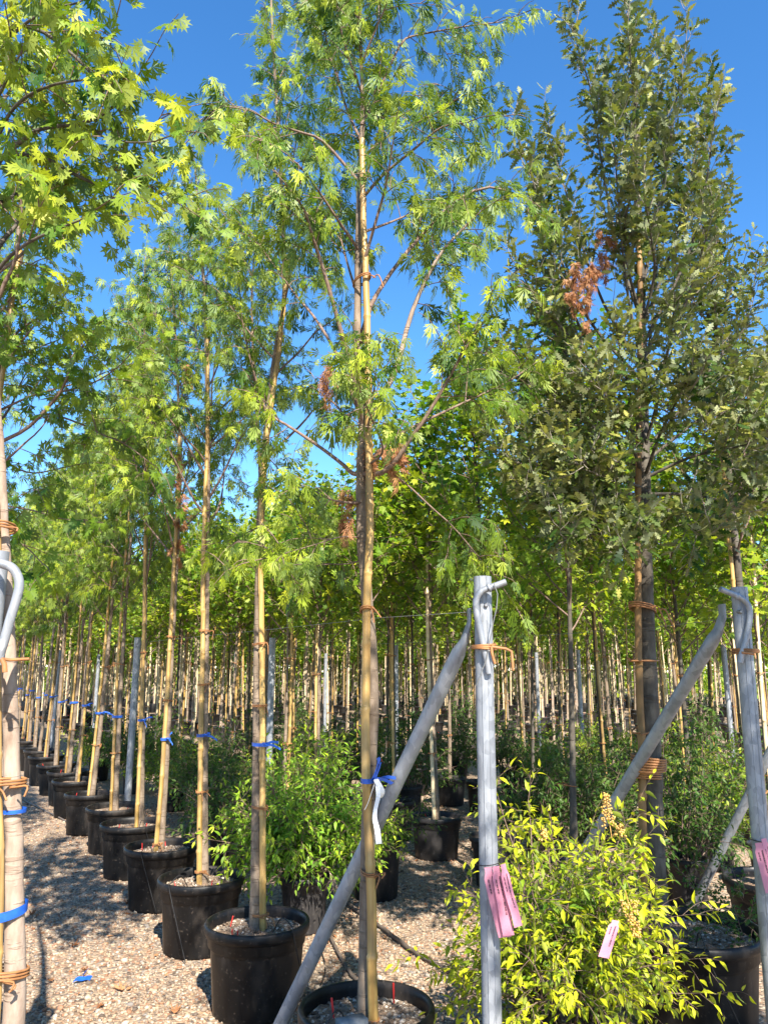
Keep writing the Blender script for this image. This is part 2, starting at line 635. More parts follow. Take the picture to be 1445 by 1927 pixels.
def pebbles(name, pos, size, mat, rng, flat=.62):
    n = len(pos)
    a = rng.uniform(0, 2 * math.pi, n)
    sx = size * rng.uniform(.8, 1.35, n)
    sy = size * rng.uniform(.6, 1.0, n)
    sz = size * flat * rng.uniform(.7, 1.2, n)
    V = ICO_V[None] * (1 + rng.uniform(-.22, .22, (n, 12, 1)))
    V = V * np.stack([sx, sy, sz], -1)[:, None, :]
    tl = rng.normal(0, .35, n)
    ct, st = np.cos(tl)[:, None], np.sin(tl)[:, None]
    y = V[:, :, 1] * ct - V[:, :, 2] * st
    z = V[:, :, 1] * st + V[:, :, 2] * ct
    ca, sa = np.cos(a)[:, None], np.sin(a)[:, None]
    x = V[:, :, 0] * ca - y * sa
    y = V[:, :, 0] * sa + y * ca
    V = np.stack([x, y, z], -1) + pos[:, None, :]
    Fc = (ICO_F[None] + (np.arange(n) * 12)[:, None, None]).reshape(-1, 3)
    rnd = np.repeat(rng.uniform(0, 1, n), 20)
    return mk_mesh(name, V, [Fc], [mat], True, {'rnd': rnd})


rng = np.random.default_rng(3)
pp = []
while sum(map(len, pp)) < 36000:
    q = np.stack([rng.uniform(-5.2, 2.6, 60000), rng.uniform(2.4, 10.5, 60000), np.zeros(60000)], -1)
    d = q[:, 1] * CP - CAMZ * SP
    u = CX + q[:, 0] / d * FPX
    s_ = (q - O0) @ NV
    keep = (u > -40) & (u < 1330) & (rng.uniform(0, 1, 60000) < np.minimum(1, (3.3 / d) ** 2.0) * np.where(s_ < -1.4, .4, 1))
    pp.append(q[keep])
pp = np.vstack(pp)[:36000]
psz = rng.uniform(.0055, .0125, len(pp)) * np.where(rng.uniform(0, 1, len(pp)) < .06, 1.7, 1)
pp[:, 2] = psz * .25
ob('gravel', pebbles('gravel', pp, psz, M['stone'], rng), kind='stuff')


# ------------------------------------------------------------------ leaves
def tmpl_palm(lobes, w=.085):
    V, T = [], []
    for ang, L, wm in lobes:
        a = math.radians(ang)
        ca, sa = math.cos(a), math.sin(a)
        ww = w * wm
        loc = [(0, 0), (-ww, .42 * L), (ww, .42 * L), (0, L), (-ww * 2.6, .74 * L), (ww * 2.6, .70 * L), (-ww * .62, .64 * L), (ww * .62, .64 * L)]
        k = len(V)
        V += [(x * ca + y * sa, -x * sa + y * ca) for x, y in loc]
        T += [(k, k + 2, k + 1), (k + 1, k + 2, k + 3), (k + 1, k + 6, k + 4), (k + 2, k + 5, k + 7)]
    return np.array(V), np.array(T)


def tmpl_palm_lo(lobes, w=.10):
    V, T = [], []
    for ang, L, wm in lobes:
        a = math.radians(ang)
        ca, sa = math.cos(a), math.sin(a)
        loc = [(0, 0), (-w * wm, .45 * L), (w * wm, .5 * L), (0, L)]
        k = len(V)
        V += [(x * ca + y * sa, -x * sa + y * ca) for x, y in loc]
        T += [(k, k + 2, k + 1), (k + 1, k + 2, k + 3)]
    return np.array(V), np.array(T)


def tmpl_star(pts, c=(0, .36)):
    """fan: pts = [(angle from +y, radius)] one side, mirrored"""
    right = [(c[0] + r * math.sin(math.radians(a)), c[1] + r * math.cos(math.radians(a))) for a, r in pts]
    left = [(-x, y) for x, y in reversed(right) if abs(x) > 1e-4]
    V = [c] + right + left
    n = len(V) - 1
    T = [(0, 1 + (k + 1) % n, 1 + k) for k in range(n)]
    return np.array(V), np.array(T)


def tmpl_strip(half):
    V, T = [], []
    for y, x in half:
        V += [(-x, y), (x, y)]
    for k in range(len(half) - 1):
        a = 2 * k
        T += [(a, a + 1, a + 3), (a, a + 3, a + 2)]
    return np.array(V), np.array(T)


TP = {}
LL = [(0, 1.12, 1), (19, .90, .95), (-23, .84, .95), (46, .56, .9), (-52, .50, .9)]
TP['lac'] = tmpl_palm(LL, .046)
TP['silver'] = tmpl_palm([(0, 1.0, 1.1), (38, .86, 1), (-40, .84, 1), (82, .55, .9), (-84, .53, .9)], .105)
TP['lac_lo'] = tmpl_palm_lo(LL, .062)
TP['broad'] = tmpl_star([(0, .74), (8, .46), (16, .52), (24, .17), (36, .44), (42, .68), (54, .38), (64, .44), (80, .15), (98, .36), (112, .50), (132, .24), (160, .22), (180, .30)])
TP['maple'] = tmpl_star([(0, .62), (16, .38), (30, .26), (50, .58), (72, .32), (95, .26), (110, .42), (150, .30), (180, .34)])
TP['oak'] = tmpl_strip([(0, .012), (.12, .045), (.2, .16), (.26, .06), (.38, .24), (.44, .075), (.57, .27), (.64, .085), (.77, .20), (.85, .07), (.94, .06), (1, .0)])
TP['oak_lo'] = tmpl_strip([(0, .012), (.22, .13), (.3, .06), (.5, .24), (.6, .09), (.76, .20), (1, .0)])
TP['lance'] = (np.array([(0, 0), (.18, .30), (.16, .58), (0, 1), (-.16, .58), (-.18, .30), (0, .5)]),
               np.array([(0, 1, 6), (1, 2, 6), (2, 3, 6), (3, 4, 6), (4, 5, 6), (5, 0, 6)]))
TP['diamond'] = (np.array([(0, 0), (.3, .5), (0, 1), (-.3, .5)]), np.array([(0, 1, 2), (0, 2, 3)]))


def unit(a):
    return a / (np.linalg.norm(a, axis=-1, keepdims=True) + 1e-9)


class Leaves:
    def __init__(s):
        s.pos, s.dir, s.nrm, s.size, s.rnd, s.tip, s.curl = [], [], [], [], [], [], []

    def add(s, pos, dr, nrm, size, rnd, tip, curl):
        for l, a in ((s.pos, pos), (s.dir, dr), (s.nrm, nrm), (s.size, size), (s.rnd, rnd), (s.tip, tip), (s.curl, curl)):
            l.append(a)

    def cat(s):
        for k in ('pos', 'dir', 'nrm', 'size', 'rnd', 'tip', 'curl'):
            v = getattr(s, k)
            if isinstance(v, list):
                setattr(s, k, np.concatenate(v))
        s.dir = unit(s.dir)
        s.side = unit(np.cross(s.dir, s.nrm))
        s.nrm = np.cross(s.side, s.dir)
        return s

    def geo(s, tp, idx, fold):
        V2, T = TP[tp]
        n = len(idx)
        tx, ty = V2[:, 0], V2[:, 1]
        tz = fold * np.abs(tx)[None] - s.curl[idx][:, None] * (ty ** 2)[None] * .55 - .3 * s.curl[idx][:, None] * (np.abs(tx) ** 1.5)[None]
        V = (s.side[idx][:, None, :] * tx[None, :, None] + s.dir[idx][:, None, :] * ty[None, :, None] + s.nrm[idx][:, None, :] * tz[:, :, None])
        V = s.pos[idx][:, None, :] + V * s.size[idx][:, None, None]
        F = (T[None] + (np.arange(n) * len(V2))[:, None, None]).reshape(-1, 3)
        return V.reshape(-1, 3), F, np.repeat(s.rnd[idx], len(T)), np.repeat(s.tip[idx], len(T))

    def build(s, name, mat, parent, tp, off, nsep=0, fold=.12, rng=None, lname='leaf', part='crown'):
        s.cat()
        n = len(s.pos)
        allidx = np.arange(n)
        sep = np.zeros(0, int)
        if nsep:
            d = s.pos[:, 1] * CP + (s.pos[:, 2] - CAMZ) * SP
            uu = CX + s.pos[:, 0] / d * FPX
            vv = CY - (-s.pos[:, 1] * SP + (s.pos[:, 2] - CAMZ) * CP) / d * FPX
            face = np.abs((s.nrm * unit(s.pos - np.array([0, 0, CAMZ]))).sum(1))
            score = s.size / d * (.35 + face) * np.clip(1.25 - .5 * (d - d.min()) / (np.ptp(d) + 1e-6), .1, 2)
            score[(uu < 5) | (uu > 1440) | (vv < 5) | (vv > 1922)] = -1
            sep = np.argsort(-score)[:nsep]
            sep = sep[score[sep] > 0]
        bulk = np.setdiff1d(allidx, sep)
        V, F, r, t = s.geo(tp, bulk, fold)
        me = mk_mesh(part, V - off, [F], [mat], False, {'rnd': r, 'tip': t})
        c = ob(part, me, parent, kind='stuff')
        if len(sep):
            var = []
            V2, T = TP[tp]
            K = 10
            order = np.argsort(s.tip[sep])
            for k in range(K):
                tv = float(s.tip[sep[order[int((k + .5) / K * len(sep))]]])
                tz = fold * np.abs(V2[:, 0]) - .5 * V2[:, 1] ** 2 * .55
                vv = np.stack([V2[:, 0], V2[:, 1], tz], -1)
                var.append(mk_mesh(lname, vv, [T], [mat], False, {'rnd': np.full(len(T), (k * .37) % 1.0), 'tip': np.full(len(T), tv)}))
            rank = np.empty(len(sep), int)
            rank[order] = np.arange(len(sep))
            for q, ix in enumerate(sep):
                o = ob(lname, var[min(K - 1, int(rank[q] / len(sep) * K))], parent)
                sd_, dr, nm = s.side[ix] * s.size[ix], s.dir[ix] * s.size[ix], s.nrm[ix] * s.size[ix]
                p = s.pos[ix] - off
                o.matrix_local = Matrix(((sd_[0], dr[0], nm[0], p[0]), (sd_[1], dr[1], nm[1], p[1]), (sd_[2], dr[2], nm[2], p[2]), (0, 0, 0, 1)))
        return c


# species: how twigs and leaves sit
SPEC = {
    'lac': dict(sp=.075, ln=(.20, .50), ang=(35, 75), up=.10, droop=.45, jit=.10, sub=.55, lsp=.034, size=(.060, .118), pet=.02, hang=1.15, out=.7, along=.45, curl=(.2, 1.5), nj=.5, tipb=.9, r=.0032),
    'broad': dict(sp=.085, ln=(.20, .45), ang=(35, 75), up=.08, droop=.40, jit=.12, sub=.5, lsp=.038, size=(.048, .086), pet=.03, hang=.9, out=.75, along=.45, curl=(.2, 1.6), nj=.6, tipb=.55, r=.0032),
    'oak': dict(sp=.06, ln=(.12, .34), ang=(25, 60), up=.30, droop=.0, jit=.14, sub=.75, lsp=.022, size=(.058, .094), pet=.010, hang=.12, out=.85, along=.6, curl=(-.1, .6), nj=.55, tipb=.30, r=.0028),
    'maple': dict(sp=.08, ln=(.16, .42), ang=(35, 75), up=.18, droop=.1, jit=.12, sub=.55, lsp=.045, size=(.060, .10), pet=.03, hang=.45, out=.9, along=.4, curl=(.0, .6), nj=.5, tipb=.25, r=.003),
    'nan': dict(sp=.05, ln=(.14, .30), ang=(35, 80), up=.05, droop=.25, jit=.08, sub=.9, lsp=.034, size=(.036, .062), pet=.004, hang=.2, out=.8, along=.7, curl=(.0, .8), nj=.32, tipb=.5, r=.0016),
    'dead': dict(sp=.03, ln=(.05, .14), ang=(40, 100), up=-.3, droop=.6, jit=.2, sub=.4, lsp=.012, size=(.05, .09), pet=.01, hang=1.4, out=.5, along=.2, curl=(.5, 1.8), nj=1.2, tipb=.3, r=.002),
}


def perp(t):
    ref = np.where(np.abs(t[:, 2:3]) < .85, np.array([[0, 0, 1.0]]), np.array([[1.0, 0, 0]]))
    u = unit(np.cross(t, ref))
    return u, np.cross(t, u)


class Crown:
    def __init__(s, spec, seed, leaf_scale=1.0, tipgain=1.0, dens=1.0):
        s.sp = dict(SPEC[spec])
        s.rng = np.random.default_rng(seed)
        s.st, s.dr, s.ln = [], [], []
        s.L = Leaves()
        s.T = []
        s.ls, s.tg, s.dens = leaf_scale, tipgain, dens

    def sprout(s, pts, t0=.3, t1=1.0, scale=1.0, end=True):
        """twigs off a limb"""
        p = np.asarray(pts)
        seg = np.linalg.norm(np.diff(p, axis=0), axis=1)
        cum = np.concatenate([[0], np.cumsum(seg)])
        L = cum[-1]
        n = max(2, int(L * (t1 - t0) / s.sp['sp'] * s.dens))
        d = L * (t0 + (t1 - t0) * (np.arange(n) + s.rng.uniform(0, 1, n)) / n)
        k = np.clip(np.searchsorted(cum, d) - 1, 0, len(p) - 2)
        f = ((d - cum[k]) / (seg[k] + 1e-9))[:, None]
        pos = p[k] * (1 - f) + p[k + 1] * f
        tan = unit(p[k + 1] - p[k])
        u, v = perp(tan)
        phi = s.rng.uniform(0, 6.28) + np.arange(n) * 2.39996 + s.rng.normal(0, .3, n)
        an = np.radians(s.rng.uniform(*s.sp['ang'], n))
        dr = np.cos(an)[:, None] * tan + np.sin(an)[:, None] * (np.cos(phi)[:, None] * u + np.sin(phi)[:, None] * v)
        ln = s.rng.uniform(*s.sp['ln'], n) * scale * (1.0 - .45 * (d / L - t0) / (1 - t0 + 1e-6))
        s.st.append(pos)
        s.dr.append(dr)
        s.ln.append(ln)
        if end:
            s.st.append(p[-1:])
            s.dr.append(unit(p[-1:] - p[-2:-1]))
            s.ln.append(np.array([s.sp['ln'][1] * scale * .7]))

    def march(s, st, dr, ln, K=4):
        sp = s.sp
        p = st.copy()
        d = unit(dr)
        out = [p.copy()]
        for k in range(K):
            f = (k + 1) / K
            d = unit(d + np.array([0, 0, sp['up'] * (1 - f) * 1.6 - sp['droop'] * f * .9]) + s.rng.normal(0, sp['jit'], d.shape))
            p = p + d * (ln / K)[:, None]
            out.append(p.copy())
        return np.stack(out, 1)

    def grow(s):
        sp = s.sp
        st, dr, ln = np.concatenate(s.st), np.concatenate(s.dr), np.concatenate(s.ln)
        T = s.march(st, dr, ln)
        s.T = [T]
        LN = [ln]
        # second order shoots
        m = s.rng.uniform(0, 1, len(T)) < sp['sub']
        for a in (1, 2):
            q = T[m]
            if not len(q):
                continue
            f = s.rng.uniform(.2, .9, (len(q), 1))
            pos = q[:, a] * (1 - f) + q[:, a + 1] * f
            tan = unit(q[:, a + 1] - q[:, a])
            u, v = perp(tan)
            phi = s.rng.uniform(0, 6.28, len(q))
            an = np.radians(s.rng.uniform(30, 65, len(q)))
            d2 = np.cos(an)[:, None] * tan + np.sin(an)[:, None] * (np.cos(phi)[:, None] * u + np.sin(phi)[:, None] * v)
            l2 = ln[m] * s.rng.uniform(.35, .65, len(q))
            s.T.append(s.march(pos, d2, l2))
            LN.append(l2)
        T = np.concatenate(s.T)
        ln = np.concatenate(LN)
        s.T = T
        young = np.clip(s.rng.normal(.14, .32, len(T)), 0, 1) * s.tg
        # leaves along every twig
        cnt = np.maximum(2, (ln / (sp['lsp'] * s.ls) * s.rng.uniform(.8, 1.2, len(ln))).astype(int)) + 1
        ti = np.repeat(np.arange(len(T)), cnt)
        within = np.concatenate([np.arange(c) for c in cnt])
        f = (within + .6) / np.repeat(cnt, cnt)
        f = .12 + .88 * np.clip(f, 0, 1)
        K = T.shape[1] - 1
        kk = np.minimum((f * K).astype(int), K - 1)
        ff = (f * K - kk)[:, None]
        pos = T[ti, kk] * (1 - ff) + T[ti, kk + 1] * ff
        tan = unit(T[ti, kk + 1] - T[ti, kk])
        u, v = perp(tan)
        phi = within * 2.1 + s.rng.uniform(0, 6.28, len(T))[ti] + s.rng.normal(0, .4, len(ti))
        o = np.cos(phi)[:, None] * u + np.sin(phi)[:, None] * v
        n = len(ti)
        dr = unit(o * sp['out'] + tan * sp['along'] + np.array([0, 0, -1.0]) * sp['hang'] * s.rng.uniform(.4, 1.3, (n, 1)) + s.rng.normal(0, .25, (n, 3)))
        pos = pos + unit(o + tan * .3) * sp['pet'] * s.rng.uniform(.3, 1.3, (n, 1))
        nrm = np.array([0, 0, 1.0]) + o * .5 + s.rng.normal(0, sp['nj'], (n, 3))
        size = s.rng.uniform(*sp['size'], n) * s.ls * (1.08 - .35 * f)
        rnd = np.clip(s.rng.uniform(0, 1, len(T))[ti] * .5 + s.rng.uniform(0, .55, n), 0, 1)
        tip = np.clip(young[ti] + sp['tipb'] * s.tg * f ** 4 * s.rng.uniform(.2, 1, n) + s.rng.normal(0, .05, n), 0, 1)
        curl = s.rng.uniform(*sp['curl'], n)
        s.L.add(pos, dr, nrm, size, rnd, tip, curl)
        return s

    def twig_mesh(s, mb, r, sides=3):
        T = s.T
        n, K1, _ = T.shape
        t = unit(T[:, -1] - T[:, 0])
        u, v = perp(t)
        rr = np.linspace(1, .4, K1)[None, :] * r
        th = np.arange(sides) * 2 * math.pi / sides
        ring = T[:, :, None, :] + rr[:, :, None, None] * (np.cos(th)[None, None, :, None] * u[:, None, None, :] + np.sin(th)[None, None, :, None] * v[:, None, None, :])
        V = ring.reshape(-1, 3)
        base = (np.arange(n) * K1 * sides)[:, None, None]
        i = (np.arange(K1 - 1) * sides)[None, :, None]
        j = np.arange(sides)[None, None, :]
        j2 = (j + 1) % sides
        F = np.stack([base + i + j, base + i + j2, base + i + sides + j2, base + i + sides + j], -1).reshape(-1, 4)
        mb.add(V, F)


def limb_line(start, d, L, up, rng, n=7, sag=0.0):
    p = np.array(start, float)
    d = np.array(d, float)
    out = [p.copy()]
    for k in range(n - 1):
        d = d + np.array([0, 0, up - sag * k / n]) + rng.normal(0, .09, 3)
        d /= np.linalg.norm(d)
        p = p + d * L / (n - 1)
        out.append(p.copy())
    return np.array(out)


def at_len(p, f):
    seg = np.linalg.norm(np.diff(p, axis=0), axis=1)
    cum = np.concatenate([[0], np.cumsum(seg)])
    d = f * cum[-1]
    k = min(max(int(np.searchsorted(cum, d)) - 1, 0), len(p) - 2)
    a = (d - cum[k]) / (seg[k] + 1e-9)
    return p[k] * (1 - a) + p[k + 1] * a


def auto_limbs(trunk, zb, zt, n, Lmax, rng, el=(35, 60), prof=None, up=.10):
    """limbs round a trunk between heights zb and zt"""
    res = []
    z0 = trunk[:, 2]
    a0 = rng.uniform(0, 6.28)
    for k in range(n):
        f = (k + rng.uniform(0, 1)) / n
        z = zb + (zt - zb) * f
        x = np.interp(z, z0, trunk[:, 0])
        y = np.interp(z, z0, trunk[:, 1])
        az = a0 + k * 2.39996 + rng.normal(0, .35)
        e = math.radians(rng.uniform(*el) + 14 * f)
        L = Lmax * ((1 - .72 * f ** 1.3) if prof is None else prof(f)) * rng.uniform(.72, 1.2)
        d = (math.cos(az) * math.cos(e), math.sin(az) * math.cos(e), math.sin(e))
        res.append((limb_line((x, y, z), d, L, up, rng), f))
    return res


# ------------------------------------------------------------------ pots, stakes, ties
def pot_profile(R, H):
    return [(0.001, .004), (R * .80, .004), (R * .82, .012), (R * .90, H * .70), (R * .905, H * .74), (R * .935, H * .755), (R * .945, H * .86), (R * .965, H * .875), (R * 1.0, H * .885),
            (R * 1.02, H * .92), (R * 1.02, H * .975), (R * 1.0, H * .998), (R * .965, H), (R * .935, H * .985), (R * .925, H * .93), (R * .91, H * .80), (R * .90, H * .70)]


def pot_mesh(R, H, mat, n=48):
    mb = MB()

    def rm(th, z):
        return np.where((z < H * .73) & (z > .01), .010 * np.clip(np.cos(th * 12), .55, 1) - .010, 0) + .004 * np.sin(th * 2 + 1)
    mb.lathe(pot_profile(R, H), n, rmod=rm)
    return mb.mesh('pot', [mat], True)


def soil_mesh(R, H, seed, fine=True):
    rg = np.random.default_rng(seed)
    nr, na = (10, 36) if fine else (4, 16)
    V = [(0, 0, H * .87 + .02)]
    for i in range(1, nr + 1):
        r = R * .925 * i / nr
        for k in range(na):
            a = 2 * math.pi * k / na
            V.append((r * math.cos(a), r * math.sin(a), H * .86 + .025 * (1 - i / nr) + (rg.normal(0, .005) if i < nr else 0)))
    T = [(0, 1 + k, 1 + (k + 1) % na) for k in range(na)]
    Q = []
    for i in range(nr - 1):
        for k in range(na):
            a, b = 1 + i * na + k, 1 + i * na + (k + 1) % na
            Q.append((a, a + na, b + na, b))
    return mk_mesh('soil', V, [T, Q], [M['soil']], True)


def grit_mesh(R, H, seed, n=420):
    rg = np.random.default_rng(seed)
    r = R * .9 * np.sqrt(rg.uniform(.03, 1, n))
    a = rg.uniform(0, 6.28, n)
    f = r / (R * .925)
    pos = np.stack([r * np.cos(a), r * np.sin(a), H * .86 + .025 * (1 - f) + .002], -1)
    return pebbles('grit', pos, rg.uniform(.004, .011, n), M['grit'], rg)


def bamboo_mesh(pts, r, seed, sides=10, step=.28, off=(0, 0, 0)):
    rg = np.random.default_rng(seed)
    p = smoothline(pts, 40)
    seg = np.linalg.norm(np.diff(p, axis=0), axis=1)
    L = seg.sum()
    cum = np.concatenate([[0], np.cumsum(seg)])
    ds, rs = [0.0], [1.0]
    x = rg.uniform(.08, step)
    while x < L - .05:
        for dx, k in ((-.02, .98), (-.006, 1.10), (0, 1.16), (.006, 1.08), (.02, .97)):
            ds.append(x + dx)
            rs.append(k)
        ds.append(x + step * .5)
        rs.append(1.0)
        x += step * rg.uniform(.85, 1.15)
    ds.append(L)
    rs.append(1.0)
    ds, rs = np.array(ds), np.array(rs)
    o = np.argsort(ds)
    ds, rs = np.clip(ds[o], 0, L), rs[o]
    q = np.stack([np.interp(ds, cum, p[:, k]) for k in range(3)], -1)
    q = q + np.concatenate([rg.normal(0, .0012, (len(q), 2)), np.zeros((len(q), 1))], 1)
    taper = np.linspace(1.08, .8, len(q))
    mb = MB()
    mb.tube(q, r * rs * taper, sides)
    return mb.mesh('bamboo_stake', [M['bamboo']], True, off)


def loop_pts(c, rx, ry, rot, tilt=0.0, n=20, turns=1.0, rise=0.0, ph0=0.0):
    th = np.linspace(ph0, ph0 + 2 * math.pi * turns, int(n * turns) + 1)
    x, y = rx * np.cos(th), ry * np.sin(th)
    z = tilt * x + rise * (th - ph0) / (2 * math.pi)
    ca, sa = math.cos(rot), math.sin(rot)
    return np.stack([c[0] + x * ca - y * sa, c[1] + x * sa + y * ca, c[2] + z], -1)


def tie_mesh(a, b, ra, rb, seed, off, turns=2.0, r=.0035, tail=.10, name='tie', mat='rubber'):
    """rubber loops round trunk at a and stake at b, with loose ends"""
    rg = np.random.default_rng(seed)
    a, b = np.asarray(a), np.asarray(b)
    c = (a + b) / 2
    d = b - a
    gap = np.linalg.norm(d[:2])
    rx = gap / 2 + max(ra, rb) + r
    ry = max(ra, rb) + r
    mb = MB()
    mb.tube(loop_pts(c, rx, ry, math.atan2(d[1], d[0]), rg.normal(0, .10), 24, turns, r * 2.4, rg.uniform(0, 6)), r, 6)
    if tail:
        for k in range(2):
            s0 = c + np.array([rg.uniform(-.4, .9) * rx, -ry, r])
            mb.tube(smoothline([s0, s0 + np.array([rg.uniform(.02, .05), -.012, rg.uniform(-.01, .02)]), s0 + np.array([tail * rg.uniform(.4, 1), -.02, -tail * rg.uniform(.1, .9)])], 7), r * .9, 5)
    return mb.mesh(name, [M[mat]], True, off)


def band_mesh(a, b, ra, rb, off, h=.016, seed=0, tails=True, slope=0.0):
    """flat blue ribbon round trunk and stake, knotted, with two tails"""
    rg = np.random.default_rng(seed)
    a, b = np.asarray(a), np.asarray(b)
    c = (a + b) / 2
    d = b - a
    gap = np.linalg.norm(d[:2])
    rx = gap / 2 + max(ra, rb) + .003
    ry = max(ra, rb) + .003
    lp = loop_pts(c, rx, ry, math.atan2(d[1], d[0]), slope, 24, 1.0)
    up = np.array([0, 0, h / 2])
    n = len(lp)
    V = np.vstack([lp - up, lp + up])
    F = [(k, k + 1, n + k + 1, n + k) for k in range(n - 1)]
    mb = MB()
    mb.add(V, F)
    if tails:
        k0 = c + np.array([rx * .55, -ry * .95, 0])
        mb.tube(smoothline([k0 + (-.012, 0, .004), k0 + (0, -.012, .006), k0 + (.014, 0, -.003)], 6), .007, 6)
        for q in range(2):
            e = np.array([rg.uniform(.02, .09), -.02, rg.uniform(-.07, .07)])
            pl = smoothline([k0, k0 + e * .5 + (0, -.01, .01), k0 + e], 6)
            ww = np.array([0, .001, .006])
            V = np.vstack([pl - ww, pl + ww])
            mb.add(V, [(k, k + 1, 6 + k + 1, 6 + k) for k in range(5)])
    return mb.mesh('ribbon', [M['ribbon']], True, off)


def drip_mesh(R, H, seed, long=True):
    rg = np.random.default_rng(seed)
    mb = MB()
    a = rg.uniform(0, 6.28)
    p = np.array([R * .6 * math.cos(a), R * .6 * math.sin(a), H * .86])
    ln = rg.uniform(.03, .065)
    e = p + np.array([rg.uniform(-.02, .02), rg.uniform(-.02, .02), ln])
    mb.tube([p, p * .5 + e * .5, e], [.002, .003, .003], 6)
    return mb.mesh('drip_stake', [M['red']], False)


def spaghetti(R, H, seed):
    """thin black feed tube: out of the soil, over the rim, down the wall"""
    rg = np.random.default_rng(seed)
    a = rg.uniform(-2.4, -.6)
    ca, sa = math.cos(a), math.sin(a)
    pts = [(R * .45 * ca, R * .45 * sa, H * .9), (R * .7 * ca, R * .7 * sa, H + .04), (R * 1.0 * ca, R * 1.0 * sa, H + .012), (R * 1.035 * ca, R * 1.035 * sa, H * .95),
           (R * 1.03 * math.cos(a + .25), R * 1.03 * math.sin(a + .25), H * .5), (R * 1.06 * math.cos(a + .5), R * 1.06 * math.sin(a + .5), .012)]
    mb = MB()
    mb.tube(smoothline(pts, 24), .0028, 5)
    return mb.mesh('feed_tube', [M['black']], True)


def add_pot(root, R, H, mat='pot', seed=0, fine=True, drips=2, feed=True, pos=(0, 0, 0)):
    pm = ob('pot', pot_mesh(R, H, M[mat], 56 if fine else 24), root, loc=pos)
    s = ob('soil', soil_mesh(R, H, seed, fine), pm)
    if fine:
        ob('grit', grit_mesh(R, H, seed), pm, kind='stuff')
    for k in range(drips):
        ob('drip_stake', drip_mesh(R, H, seed * 7 + k), root, loc=pos)
    if feed:
        ob('feed_tube', spaghetti(R, H, seed), root, loc=pos)
    return pm


def copy_tree(o, parent=None):
    c = o.copy()
    COL.objects.link(c)
    c.parent = parent
    for ch in o.children:
        copy_tree(ch, c)
    return c


def trunk_mesh(pts, r0, r1, seed, off, sides=14, n=46, mat='bark', flare=.25, name='trunk', knots=True):
    rg = np.random.default_rng(seed)
    p = smoothline(pts, n)
    t = np.linspace(0, 1, n)
    r = r0 + (r1 - r0) * t ** .9
    r = r * (1 + flare * np.exp(-t * n / 2.2))
    if knots:
        r = r * (1 + .035 * np.sin(t * 31 + rg.uniform(0, 6)) * rg.uniform(.3, 1, n) + rg.normal(0, .012, n))
    p = p + np.concatenate([rg.normal(0, r0 * .03, (n, 2)), np.zeros((n, 1))], 1)
    mb = MB()
    mb.tube(p, r, sides)
    return mb.mesh(name, [M[mat]], True, off)


def limb_mesh(pts, r0, r1, off, sides=8, mat='twig', name='limb', n=14):
    mb = MB()
    p = smoothline(pts, n)
    mb.tube(p, np.linspace(r0, r1, n), sides)
    return mb.mesh(name, [M[mat]], True, off)


# ------------------------------------------------------------------ steel posts with braces
def bend(pts, r, sides=12, n=36, m=0, mb=None):
    mb = mb or MB()
    mb.tube(smoothline(pts, n), r, sides, m=m)
    return mb


def post_tube(x, y, h, r=.034, lean=(0, 0)):
    """open steel tube with a folded seam"""
    mb = MB()
    z = np.linspace(-.05, h, 14)
    p = np.stack([x + lean[0] * z, y + lean[1] * z, z], -1)
    mb.tube(p, r, 20, cap=False)
    pin = p[::-1].copy()
    mb.tube(pin, r * .90, 20, cap=False)
    # top lip
    th = np.linspace(0, 2 * math.pi, 20, endpoint=False)
    o_ = np.stack([p[-1, 0] + r * np.cos(th), p[-1, 1] + r * np.sin(th), np.full(20, p[-1, 2])], -1)
    i_ = np.stack([p[-1, 0] + r * .9 * np.cos(th), p[-1, 1] + r * .9 * np.sin(th), np.full(20, p[-1, 2])], -1)
    k = np.arange(20)
    mb.add(np.vstack([o_, i_]), np.stack([k, (k + 1) % 20, 20 + (k + 1) % 20, 20 + k], -1))
    # seam ridges
    for a in (-1.25, -1.95):
        q = p + np.array([math.cos(a) * r, math.sin(a) * r, 0])
        mb.tube(q, .0028, 6)
    return mb


def brace_tube(top, foot, r=.03, side=np.array([1.0, 0, 0])):
    """tube whose upper end is pressed flat and bent up against the post"""
    top, foot = np.asarray(top, float), np.asarray(foot, float)
    d = (foot - top) / np.linalg.norm(foot - top)
    tip = top + np.array([0, 0, .08])
    pts = [tip, top + np.array([0, 0, .03]), top + d * .05, top + d * .10, top + d * .16]
    L = np.linalg.norm(foot - top)
    pts += [top + d * (.16 + (L - .16) * k / 8) for k in range(1, 9)]
    pts = np.array(pts)
    ell = np.array([.20, .20, .42, .85, 1.0] + [1.0] * 8)
    rad = np.array([r * 1.25, r * 1.25, r * 1.2, r * 1.08, r] + [r] * 8)
    mb = MB()
    mb.tube(pts, rad, 16, ell=ell, ref=side)
    return mb


